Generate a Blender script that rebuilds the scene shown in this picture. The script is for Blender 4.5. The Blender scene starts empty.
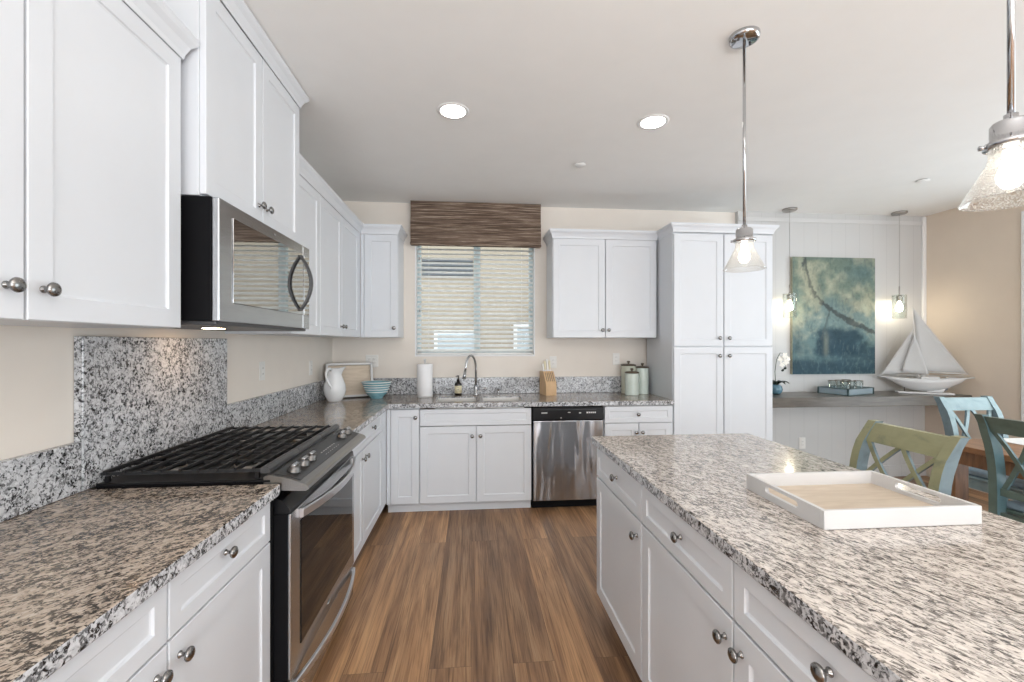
import bpy, bmesh, math, random
from mathutils import Vector, Matrix
random.seed(7)
PI = math.pi
scene = bpy.context.scene
COL = scene.collection

# ------------------------------------------------------------------ camera
cam_d = bpy.data.cameras.new('camera')
cam = bpy.data.objects.new('camera', cam_d)
COL.objects.link(cam)
cam_d.sensor_width = 36.0
cam_d.lens = 436.05 * 36.0 / 1024.0
cam_d.shift_y = 2.08 / 1024.0
cam_d.clip_start = 0.05
cam.location = (0, 0, 1.402)
cam.rotation_euler = (PI / 2, 0, -0.0922)
scene.camera = cam

# ------------------------------------------------------------------ view, world, daylight
scene.view_settings.view_transform = 'Standard'
scene.view_settings.look = 'None'
scene.view_settings.gamma = 1.0
scene.view_settings.use_curve_mapping = False
scene.view_settings.exposure = -0.07
try:
    scene.cycles.use_denoising = True
    scene.cycles.max_bounces = 12
    scene.cycles.transparent_max_bounces = 24
    scene.cycles.sample_clamp_indirect = 6.0
except Exception:
    pass
world = bpy.data.worlds.new('sky')
scene.world = world
world.use_nodes = True
wn = world.node_tree.nodes
wn['Background'].inputs['Color'].default_value = (0.86, 0.93, 1.0, 1)
wn['Background'].inputs['Strength'].default_value = 3.1

def area_light(name, loc, rot, sx, sy, power, color):
    d = bpy.data.lights.new(name, 'AREA')
    d.shape = 'RECTANGLE'; d.size = sx; d.size_y = sy
    d.energy = power; d.color = color
    o = bpy.data.objects.new(name, d); COL.objects.link(o)
    o.location = loc; o.rotation_euler = rot
    return o

# daylight through the glazed rear wall of the great room and through the dining slider
area_light('daylight_rear', (1.8, -4.25, 1.15), (PI / 2 - 0.22, 0, 0), 5.8, 1.9, 150, (0.97, 0.98, 1.0))
area_light('daylight_slider', (4.95, 1.4, 1.25), (0, PI / 2, 0), 2.2, 3.4, 26, (0.95, 0.98, 1.0))
# added fill light behind the camera, aimed up to bounce off the ceiling
area_light('ceiling_fill_light', (0.6, -1.0, 1.75), (PI, 0, 0), 0.5, 0.5, 96, (1.0, 0.985, 0.97))

# ------------------------------------------------------------------ materials
MATS = {}
def new_mat(name):
    m = bpy.data.materials.new(name); m.use_nodes = True
    nt = m.node_tree
    b = nt.nodes['Principled BSDF']
    MATS[name] = m
    return m, nt, b
def N(nt, t, **kw):
    n = nt.nodes.new(t)
    for k, v in kw.items():
        if k in n.inputs: n.inputs[k].default_value = v
        else: setattr(n, k, v)
    return n
def L(nt, a, b): nt.links.new(a, b)
def ramp(nt, stops, interp='LINEAR'):
    r = nt.nodes.new('ShaderNodeValToRGB'); cr = r.color_ramp; cr.interpolation = interp
    while len(cr.elements) > 1: cr.elements.remove(cr.elements[-1])
    cr.elements[0].position = stops[0][0]; cr.elements[0].color = (*stops[0][1], 1)
    for p, c in stops[1:]:
        e = cr.elements.new(p); e.color = (*c, 1)
    return r
def mix(nt, fac, a, b, mode='MIX'):
    m = nt.nodes.new('ShaderNodeMix'); m.data_type = 'RGBA'; m.blend_type = mode
    for s, v in ((0, fac), (6, a), (7, b)):
        if hasattr(v, 'node'): L(nt, v, m.inputs[s])
        else: m.inputs[s].default_value = v if not isinstance(v, tuple) else (*v, 1)[:4]
    return m.outputs[2]
def coords(nt, scale=(1, 1, 1), rot=(0, 0, 0), kind='Object'):
    tc = nt.nodes.new('ShaderNodeTexCoord'); mp = nt.nodes.new('ShaderNodeMapping')
    mp.inputs['Scale'].default_value = scale; mp.inputs['Rotation'].default_value = rot
    L(nt, tc.outputs[kind], mp.inputs['Vector'])
    return mp.outputs['Vector']
def noise(nt, vec, scale, detail=3, rough=0.5, dist=0.0):
    n = N(nt, 'ShaderNodeTexNoise', Scale=scale, Detail=detail, Roughness=rough, Distortion=dist)
    L(nt, vec, n.inputs['Vector'])
    return n.outputs['Fac']
def bump(nt, b, h, strength=0.1, dist=0.01):
    bp = N(nt, 'ShaderNodeBump', Strength=strength, Distance=dist)
    L(nt, h, bp.inputs['Height']); L(nt, bp.outputs['Normal'], b.inputs['Normal'])

def plain(name, col, rough=0.5, metal=0.0, var=0.04, scale=6.0, spec=0.5, bmp=0.0, bscale=200, coat=0.0):
    m, nt, b = new_mat(name)
    v = coords(nt)
    f = noise(nt, v, scale, 3)
    lo = tuple(max(0, c * (1 - var)) for c in col); hi = tuple(min(1, c * (1 + var)) for c in col)
    r = ramp(nt, [(0.3, lo), (0.7, hi)])
    L(nt, f, r.inputs['Fac']); L(nt, r.outputs['Color'], b.inputs['Base Color'])
    b.inputs['Roughness'].default_value = rough; b.inputs['Metallic'].default_value = metal
    b.inputs['Specular IOR Level'].default_value = spec
    if coat: b.inputs['Coat Weight'].default_value = coat
    if bmp: bump(nt, b, noise(nt, v, bscale, 2), bmp, 0.002)
    return m

plain('cabinet_white', (0.69, 0.715, 0.75), 0.38, var=0.01)
plain('trim_soft', (0.60, 0.60, 0.595), 0.5, var=0.01)
plain('trim_white', (0.80, 0.80, 0.80), 0.45, var=0.01)
plain('wall_tan', (0.78, 0.725, 0.66), 0.85, var=0.015, bmp=0.08, bscale=180)
plain('wall_taupe', (0.68, 0.585, 0.49), 0.85, var=0.015, bmp=0.08, bscale=180)
plain('ceiling_white', (0.87, 0.868, 0.855), 0.9, var=0.01, bmp=0.12, bscale=120)
plain('panel_gray', (0.024, 0.024, 0.024), 0.3, var=0.05)
plain('black_enamel', (0.005, 0.005, 0.006), 0.3, var=0.1, spec=0.3)
plain('black_plastic', (0.005, 0.005, 0.006), 0.6, var=0.1, spec=0.12)
plain('cast_iron', (0.006, 0.006, 0.007), 0.40, var=0.2, bmp=0.1, bscale=300)
plain('iron_gray', (0.05, 0.051, 0.054), 0.38, var=0.15)
plain('nickel', (0.27, 0.265, 0.26), 0.22, metal=1.0, var=0.05)
plain('chrome', (0.52, 0.53, 0.55), 0.08, metal=1.0, var=0.02)
plain('brushed_nickel', (0.40, 0.38, 0.36), 0.35, metal=1.0, var=0.05)
plain('brass_cap', (0.55, 0.40, 0.22), 0.35, metal=1.0, var=0.1)
plain('white_plastic', (0.78, 0.77, 0.74), 0.4, var=0.01)
plain('slot_dark', (0.09, 0.085, 0.08), 0.6)
plain('porcelain', (0.80, 0.81, 0.82), 0.12, var=0.01, coat=0.3)
plain('paper', (0.86, 0.86, 0.87), 0.9, var=0.01, bmp=0.2, bscale=90)
plain('tray_white', (0.62, 0.615, 0.615), 0.4, var=0.01)
plain('linen', (0.84, 0.83, 0.81), 0.8, var=0.02)
plain('boat_white', (0.58, 0.575, 0.57), 0.6, var=0.03, bmp=0.1, bscale=60)
plain('sail_cloth', (0.50, 0.497, 0.49), 0.8, var=0.03)
plain('petal', (0.86, 0.83, 0.76), 0.6, var=0.03)
plain('leaf_dark', (0.012, 0.022, 0.012), 0.4, var=0.3)
plain('stem_green', (0.06, 0.08, 0.03), 0.5, var=0.3)
plain('vase_blue', (0.10, 0.20, 0.26), 0.15, var=0.15, coat=0.3)
plain('amber_bottle', (0.012, 0.008, 0.006), 0.12, var=0.1)
plain('cream_label', (0.72, 0.65, 0.45), 0.6, var=0.02)
plain('ink', (0.05, 0.045, 0.04), 0.7)
plain('steel_handle', (0.70, 0.72, 0.75), 0.32, metal=1.0, var=0.03)
plain('window_vinyl', (0.55, 0.66, 0.68), 0.5, var=0.01)
plain('neighbor_stucco', (0.38, 0.315, 0.24), 0.9, var=0.04, bmp=0.2, bscale=40)
plain('neighbor_pane', (0.48, 0.54, 0.58), 0.15, var=0.05)
plain('neighbor_louver', (0.10, 0.11, 0.12), 0.6)
plain('ground', (0.42, 0.40, 0.36), 0.9)
plain('blind_white', (0.82, 0.82, 0.80), 0.5, var=0.01)
plain('cord_gray', (0.35, 0.34, 0.33), 0.5)

def wood(name, cols, scale=(14, 1.2, 14), rough=0.45, rot=(0, 0, 0), spec=0.4):
    m, nt, b = new_mat(name)
    v = coords(nt, scale, rot)
    f = noise(nt, v, 3.0, 6, 0.6, 0.6)
    st = [(0.25 + 0.5 * i / (len(cols) - 1), c) for i, c in enumerate(cols)]
    r = ramp(nt, st); L(nt, f, r.inputs['Fac']); L(nt, r.outputs['Color'], b.inputs['Base Color'])
    b.inputs['Roughness'].default_value = rough; b.inputs['Specular IOR Level'].default_value = spec
    bump(nt, b, f, 0.08, 0.004)
    return m
wood('light_wood', [(0.48, 0.39, 0.295), (0.57, 0.475, 0.37), (0.64, 0.55, 0.445)], (2, 14, 14))
wood('block_wood', [(0.55, 0.36, 0.19), (0.68, 0.47, 0.28)], (14, 14, 2))
wood('table_wood', [(0.13, 0.055, 0.022), (0.27, 0.125, 0.05), (0.36, 0.18, 0.08)], (14, 1.5, 3), 0.35)
wood('table_leg_wood', [(0.10, 0.045, 0.02), (0.22, 0.105, 0.045), (0.30, 0.15, 0.07)], (14, 14, 1.5), 0.4)
wood('ledge_wood', [(0.07, 0.06, 0.05), (0.115, 0.10, 0.085), (0.16, 0.14, 0.12)], (1.2, 14, 10), 0.3)

def distressed(name, base, dark, light, rough=0.35):
    m, nt, b = new_mat(name)
    v = coords(nt, (9, 9, 9))
    f = noise(nt, v, 1.2, 5, 0.6, 0.4)
    r = ramp(nt, [(0.25, dark), (0.45, base), (0.75, light)])
    L(nt, f, r.inputs['Fac']); L(nt, r.outputs['Color'], b.inputs['Base Color'])
    b.inputs['Roughness'].default_value = rough
    return m
distressed('paint_olive', (0.255, 0.25, 0.14), (0.14, 0.15, 0.10), (0.30, 0.29, 0.17))
distressed('flank_slate', (0.135, 0.19, 0.215), (0.09, 0.13, 0.15), (0.18, 0.245, 0.27))
distressed('flank_lagoon', (0.09, 0.165, 0.185), (0.06, 0.115, 0.13), (0.12, 0.21, 0.235))
distressed('paint_sky', (0.23, 0.325, 0.345), (0.15, 0.235, 0.255), (0.30, 0.40, 0.42))
distressed('paint_teal', (0.095, 0.135, 0.112), (0.06, 0.09, 0.075), (0.125, 0.175, 0.15))
distressed('cushion_blue', (0.20, 0.27, 0.32), (0.15, 0.21, 0.26), (0.26, 0.34, 0.40), 0.6)
distressed('glaze_mint', (0.62, 0.70, 0.64), (0.55, 0.64, 0.58), (0.68, 0.75, 0.69), 0.25)
distressed('glaze_sage', (0.58, 0.60, 0.50), (0.50, 0.53, 0.44), (0.64, 0.66, 0.56), 0.25)
distressed('patina_metal', (0.10, 0.075, 0.05), (0.06, 0.045, 0.03), (0.16, 0.12, 0.08), 0.4)

def stainless(name, base, rough, axis_scale, wav=0.0):
    m, nt, b = new_mat(name)
    v = coords(nt, axis_scale)
    f = noise(nt, v, 4.0, 4, 0.6)
    r = ramp(nt, [(0.3, tuple(c * 0.90 for c in base)), (0.7, tuple(min(1, c * 1.08) for c in base))])
    L(nt, f, r.inputs['Fac']); L(nt, r.outputs['Color'], b.inputs['Base Color'])
    b.inputs['Metallic'].default_value = 1.0; b.inputs['Roughness'].default_value = rough
    if wav:
        v2 = coords(nt, (1, 1, 0.22))
        bump(nt, b, noise(nt, v2, 9.0, 1, 0.4, 0.3), wav, 0.04)
    return m
stainless('stainless_mid', (0.33, 0.32, 0.31), 0.3, (2, 60, 60))
stainless('stainless_dark', (0.17, 0.165, 0.16), 0.35, (2, 60, 60))
stainless('stainless', (0.50, 0.51, 0.525), 0.27, (2, 60, 60))
stainless('stainless_door', (0.43, 0.445, 0.47), 0.20, (70, 70, 1.0), wav=0.55)
stainless('sink_steel', (0.80, 0.78, 0.75), 0.35, (20, 20, 20))

# dark mirror-like appliance glass
m, nt, b = new_mat('oven_glass')
b.inputs['Base Color'].default_value = (0.012, 0.011, 0.011, 1); b.inputs['Roughness'].default_value = 0.03
b.inputs['IOR'].default_value = 1.36
m, nt, b = new_mat('microwave_glass')
b.inputs['Base Color'].default_value = (0.02, 0.02, 0.02, 1); b.inputs['Roughness'].default_value = 0.03
b.inputs['IOR'].default_value = 3.2; b.inputs['Specular IOR Level'].default_value = 1.0

# thin clear glass: a fresnel mix of see-through and mirror
def thin_glass(name, tint=(1, 1, 1), seeds=0.0, refl=1.0):
    m = bpy.data.materials.new(name); m.use_nodes = True; MATS[name] = m
    nt = m.node_tree; nt.nodes.clear()
    out = nt.nodes.new('ShaderNodeOutputMaterial')
    tr = nt.nodes.new('ShaderNodeBsdfTransparent'); tr.inputs['Color'].default_value = (*tint, 1)
    gl = nt.nodes.new('ShaderNodeBsdfGlossy'); gl.inputs['Roughness'].default_value = 0.04
    lw = nt.nodes.new('ShaderNodeLayerWeight'); lw.inputs['Blend'].default_value = 0.25
    ml = N(nt, 'ShaderNodeMath', operation='MULTIPLY'); ml.inputs[1].default_value = refl
    L(nt, lw.outputs['Facing'], ml.inputs[0])
    mx = nt.nodes.new('ShaderNodeMixShader')
    L(nt, ml.outputs[0], mx.inputs[0]); L(nt, tr.outputs[0], mx.inputs[1]); L(nt, gl.outputs[0], mx.inputs[2])
    last = mx
    if seeds:
        tc = nt.nodes.new('ShaderNodeTexCoord')
        vo = N(nt, 'ShaderNodeTexVoronoi', Scale=260.0); L(nt, tc.outputs['Object'], vo.inputs['Vector'])
        rp = ramp(nt, [(0.0, (1, 1, 1)), (0.30, (0.9, 0.9, 0.9)), (0.38, (0.10, 0.10, 0.10))])
        L(nt, vo.outputs['Distance'], rp.inputs['Fac'])
        df = nt.nodes.new('ShaderNodeBsdfTranslucent'); df.inputs['Color'].default_value = (0.95, 0.94, 0.92, 1)
        dd = nt.nodes.new('ShaderNodeBsdfDiffuse'); dd.inputs['Color'].default_value = (0.9, 0.9, 0.88, 1)
        ad = nt.nodes.new('ShaderNodeMixShader'); L(nt, df.outputs[0], ad.inputs[1]); L(nt, dd.outputs[0], ad.inputs[2])
        m2 = nt.nodes.new('ShaderNodeMixShader')
        sm = N(nt, 'ShaderNodeMath', operation='MULTIPLY'); sm.inputs[1].default_value = seeds
        L(nt, rp.outputs['Color'], sm.inputs[0]); L(nt, sm.outputs[0], m2.inputs[0])
        L(nt, mx.outputs[0], m2.inputs[1]); L(nt, ad.outputs[0], m2.inputs[2])
        last = m2
    L(nt, last.outputs[0], out.inputs['Surface'])
    return m
thin_glass('clear_glass', (0.96, 0.985, 0.98), 0, 0.8)
thin_glass('seeded_glass', (0.97, 0.97, 0.96), 0.75, 0.7)
thin_glass('pane_glass', (0.97, 0.99, 0.99), 0, 0.25)

def emit(name, col, strength):
    m = bpy.data.materials.new(name); m.use_nodes = True; MATS[name] = m
    nt = m.node_tree; nt.nodes.clear()
    out = nt.nodes.new('ShaderNodeOutputMaterial'); e = nt.nodes.new('ShaderNodeEmission')
    e.inputs['Color'].default_value = (*col, 1); e.inputs['Strength'].default_value = strength
    L(nt, e.outputs[0], out.inputs['Surface'])
    return m
emit('bulb_warm', (1.0, 0.84, 0.64), 70)
emit('bulb_soft', (1.0, 0.88, 0.74), 6)
emit('can_glow', (1.0, 0.95, 0.87), 26)
emit('hood_glow', (1.0, 0.66, 0.40), 55)

def granite(name, tones, dark=(0.018, 0.017, 0.018), rough=0.12, stretch=(1, 1, 1), rot=(0, 0, 0), cover=0.0, midf=0.42, fine=1.0):
    m, nt, b = new_mat(name)
    vr = coords(nt, (1, 1, 1), rot); ms = nt.nodes.new('ShaderNodeMapping'); ms.inputs['Scale'].default_value = stretch; L(nt, vr, ms.inputs['Vector']); v = ms.outputs['Vector']
    n1 = noise(nt, v, 100 * fine, 4, 0.62, 0.9)
    n2 = noise(nt, v, 22 * fine, 3, 0.5, 0.8)
    n3 = noise(nt, v, 45, 4, 0.6, 0.8)
    vo = N(nt, 'ShaderNodeTexVoronoi', Scale=110.0); L(nt, v, vo.inputs['Vector'])
    sep = N(nt, 'ShaderNodeSeparateColor'); L(nt, vo.outputs['Color'], sep.inputs['Color'])
    base = ramp(nt, [(0.0, tones[0]), (0.35, tones[1]), (0.65, tones[2]), (1.0, tones[3])])
    L(nt, sep.outputs['Red'], base.inputs['Fac'])
    wash = ramp(nt, [(0.35, tones[1]), (0.65, tones[2])]); L(nt, n3, wash.inputs['Fac'])
    basec = mix(nt, 0.5, base.outputs['Color'], wash.outputs['Color'])
    # dark mineral flecks strung in chains around paler blotches
    sb_ = N(nt, 'ShaderNodeMath', operation='SUBTRACT'); L(nt, n2, sb_.inputs[0]); sb_.inputs[1].default_value = 0.5
    ab = N(nt, 'ShaderNodeMath', operation='ABSOLUTE'); L(nt, sb_.outputs[0], ab.inputs[0])
    a = N(nt, 'ShaderNodeMath', operation='MULTIPLY_ADD'); L(nt, ab.outputs[0], a.inputs[0]); a.inputs[1].default_value = 0.85; L(nt, n1, a.inputs[2])
    c = N(nt, 'ShaderNodeMath', operation='ADD'); c.inputs[1].default_value = -0.06 - cover - 0.08
    v4 = v; n4 = noise(nt, v4, 7, 3, 0.55, 0.8)
    bd = N(nt, 'ShaderNodeMath', operation='MULTIPLY_ADD'); L(nt, n4, bd.inputs[0]); bd.inputs[1].default_value = 0.16; L(nt, a.outputs[0], bd.inputs[2]); L(nt, bd.outputs[0], c.inputs[0])
    fl = ramp(nt, [(0.42, (1, 1, 1)), (0.455, (0.7, 0.7, 0.7)), (0.485, (0.28, 0.28, 0.28)), (0.55, (0, 0, 0))]); L(nt, c.outputs[0], fl.inputs['Fac'])
    gr = ramp(nt, [(0.44, (0, 0, 0)), (0.56, (1, 1, 1))]); L(nt, n3, gr.inputs['Fac'])
    mid = tuple(t * midf for t in tones[1])
    dk = mix(nt, gr.outputs['Color'], dark, mid)
    colr = mix(nt, fl.outputs['Color'], basec, dk)
    L(nt, colr, b.inputs['Base Color'])
    b.inputs['Roughness'].default_value = rough
    return m
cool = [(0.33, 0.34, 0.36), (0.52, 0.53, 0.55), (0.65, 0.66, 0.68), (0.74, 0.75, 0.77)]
warm = [(0.40, 0.35, 0.31), (0.58, 0.52, 0.47), (0.70, 0.64, 0.585), (0.78, 0.725, 0.67)]
tan_ = [(0.27, 0.21, 0.165), (0.42, 0.345, 0.28), (0.52, 0.44, 0.365), (0.60, 0.52, 0.44)]  # same stone; warm reflected light is put into the colour of the tops
granite('granite_splash', cool, cover=0.0)
granite('granite_edge_daylit', cool, rough=0.2, cover=0.012, midf=0.3)  # slab edges of the same stone, cool daylight painted into the colour
granite('granite_island_warmlit', warm, dark=(0.05, 0.04, 0.034), stretch=(0.62, 1.6, 1), rot=(0, 0, 1.18), cover=0.0, fine=1.2)
granite('granite_counter_warmlit', tan_, dark=(0.022, 0.016, 0.013), stretch=(0.82, 1.2, 1), rot=(0, 0, -0.87), cover=0.014, midf=0.20, fine=1.08)

# plank floor
m, nt, b = new_mat('floor_planks')
tc = nt.nodes.new('ShaderNodeTexCoord'); sp = nt.nodes.new('ShaderNodeSeparateXYZ'); L(nt, tc.outputs['Object'], sp.inputs[0])
cb = nt.nodes.new('ShaderNodeCombineXYZ'); L(nt, sp.outputs['Y'], cb.inputs['X']); L(nt, sp.outputs['X'], cb.inputs['Y'])
br = N(nt, 'ShaderNodeTexBrick', Scale=1.0)
br.inputs['Color1'].default_value = (0, 0, 0, 1); br.inputs['Color2'].default_value = (1, 1, 1, 1); br.inputs['Mortar'].default_value = (0.5, 0.5, 0.5, 1)
br.inputs['Mortar Size'].default_value = 0.0007; br.inputs['Brick Width'].default_value = 1.9; br.inputs['Row Height'].default_value = 0.182
br.offset = 0.37; br.offset_frequency = 2
L(nt, cb.outputs[0], br.inputs['Vector'])
mp = nt.nodes.new('ShaderNodeMapping'); mp.inputs['Scale'].default_value = (8, 0.6, 1)
ofs = N(nt, 'ShaderNodeVectorMath', operation='SCALE'); L(nt, br.outputs['Color'], ofs.inputs[0]); ofs.inputs['Scale'].default_value = 37.0
ad = N(nt, 'ShaderNodeVectorMath', operation='ADD'); L(nt, tc.outputs['Object'], ad.inputs[0]); L(nt, ofs.outputs[0], ad.inputs[1])
L(nt, ad.outputs[0], mp.inputs['Vector'])
g1 = noise(nt, mp.outputs[0], 1.6, 7, 0.62, 0.9)
mp2 = nt.nodes.new('ShaderNodeMapping'); mp2.inputs['Scale'].default_value = (110, 2.2, 1); L(nt, ad.outputs[0], mp2.inputs['Vector'])
g2 = noise(nt, mp2.outputs[0], 1.5, 4, 0.6)
mp3 = nt.nodes.new('ShaderNodeMapping'); mp3.inputs['Scale'].default_value = (5, 0.5, 1); L(nt, ad.outputs[0], mp3.inputs['Vector'])
g3 = noise(nt, mp3.outputs[0], 1.5, 3, 0.5, 0.5)
r1 = ramp(nt, [(0.20, (0.145, 0.083, 0.050)), (0.42, (0.30, 0.176, 0.100)), (0.56, (0.44, 0.272, 0.155)), (0.80, (0.62, 0.425, 0.262))])
L(nt, g1, r1.inputs['Fac'])
r3 = ramp(nt, [(0.3, (0.66, 0.64, 0.64)), (0.7, (1.18, 1.12, 1.02))]); L(nt, g3, r3.inputs['Fac'])
c1 = mix(nt, 0.85, r1.outputs['Color'], r3.outputs['Color'], 'MULTIPLY')
r2 = ramp(nt, [(0.36, (0.55, 0.53, 0.52)), (0.5, (1.0, 1.0, 1.0)), (0.65, (1.16, 1.16, 1.16))]); L(nt, g2, r2.inputs['Fac'])
c2 = mix(nt, 0.85, c1, r2.outputs['Color'], 'MULTIPLY')
rb = ramp(nt, [(0.0, (0.70, 0.68, 0.68)), (1.0, (1.24, 1.17, 1.06))]); L(nt, br.outputs['Color'], rb.inputs['Fac'])
c3 = mix(nt, 1.0, c2, rb.outputs['Color'], 'MULTIPLY')
c4 = mix(nt, br.outputs['Fac'], c3, (0.09, 0.05, 0.03))
L(nt, c4, b.inputs['Base Color'])
b.inputs['Roughness'].default_value = 0.42
bump(nt, b, g2, 0.06, 0.002)

# woven shade
m, nt, b = new_mat('woven_shade')
v = coords(nt, (3, 3, 150)); f = noise(nt, v, 1.0, 4, 0.65, 0.3)
r = ramp(nt, [(0.34, (0.045, 0.028, 0.019)), (0.46, (0.13, 0.087, 0.062)), (0.55, (0.19, 0.135, 0.10)), (0.66, (0.48, 0.39, 0.31))])
L(nt, f, r.inputs['Fac']); L(nt, r.outputs['Color'], b.inputs['Base Color']); b.inputs['Roughness'].default_value = 0.9
bump(nt, b, f, 0.5, 0.004)

# white boarded wall
m, nt, b = new_mat('board_wall')
tc = nt.nodes.new('ShaderNodeTexCoord'); sp = nt.nodes.new('ShaderNodeSeparateXYZ'); L(nt, tc.outputs['Object'], sp.inputs[0])
md = N(nt, 'ShaderNodeMath', operation='FRACT'); dv = N(nt, 'ShaderNodeMath', operation='MULTIPLY'); dv.inputs[1].default_value = 1 / 0.155
L(nt, sp.outputs['X'], dv.inputs[0]); L(nt, dv.outputs[0], md.inputs[0])
r = ramp(nt, [(0.0, (0.47, 0.472, 0.47)), (0.02, (0.47, 0.472, 0.47)), (0.03, (0.55, 0.55, 0.545)), (1.0, (0.55, 0.55, 0.545))])
L(nt, md.outputs[0], r.inputs['Fac']); L(nt, r.outputs['Color'], b.inputs['Base Color']); b.inputs['Roughness'].default_value = 0.5
bump(nt, b, r.outputs['Color'], 0.3, 0.003)

# nested bowls, blue with pale throwing rings
m, nt, b = new_mat('bowl_blue')
v = coords(nt); f = noise(nt, v, 30, 3)
r = ramp(nt, [(0.3, (0.17, 0.40, 0.48)), (0.7, (0.29, 0.52, 0.59))])
L(nt, f, r.inputs['Fac']); L(nt, r.outputs['Color'], b.inputs['Base Color']); b.inputs['Roughness'].default_value = 0.2
plain('bowl_rim', (0.72, 0.76, 0.75), 0.2)

# painting: colour held per point of its canvas
m, nt, b = new_mat('canvas_paint')
at = nt.nodes.new('ShaderNodeVertexColor'); at.layer_name = 'paint'
v = coords(nt, (1, 1, 1)); f = noise(nt, v, 28, 5, 0.65, 0.8)
r = ramp(nt, [(0.3, (0.82, 0.82, 0.82)), (0.7, (1.15, 1.15, 1.15))]); L(nt, f, r.inputs['Fac'])
L(nt, mix(nt, 0.7, at.outputs['Color'], r.outputs['Color'], 'MULTIPLY'), b.inputs['Base Color'])
b.inputs['Roughness'].default_value = 0.55; b.inputs['Specular IOR Level'].default_value = 0.15

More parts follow.
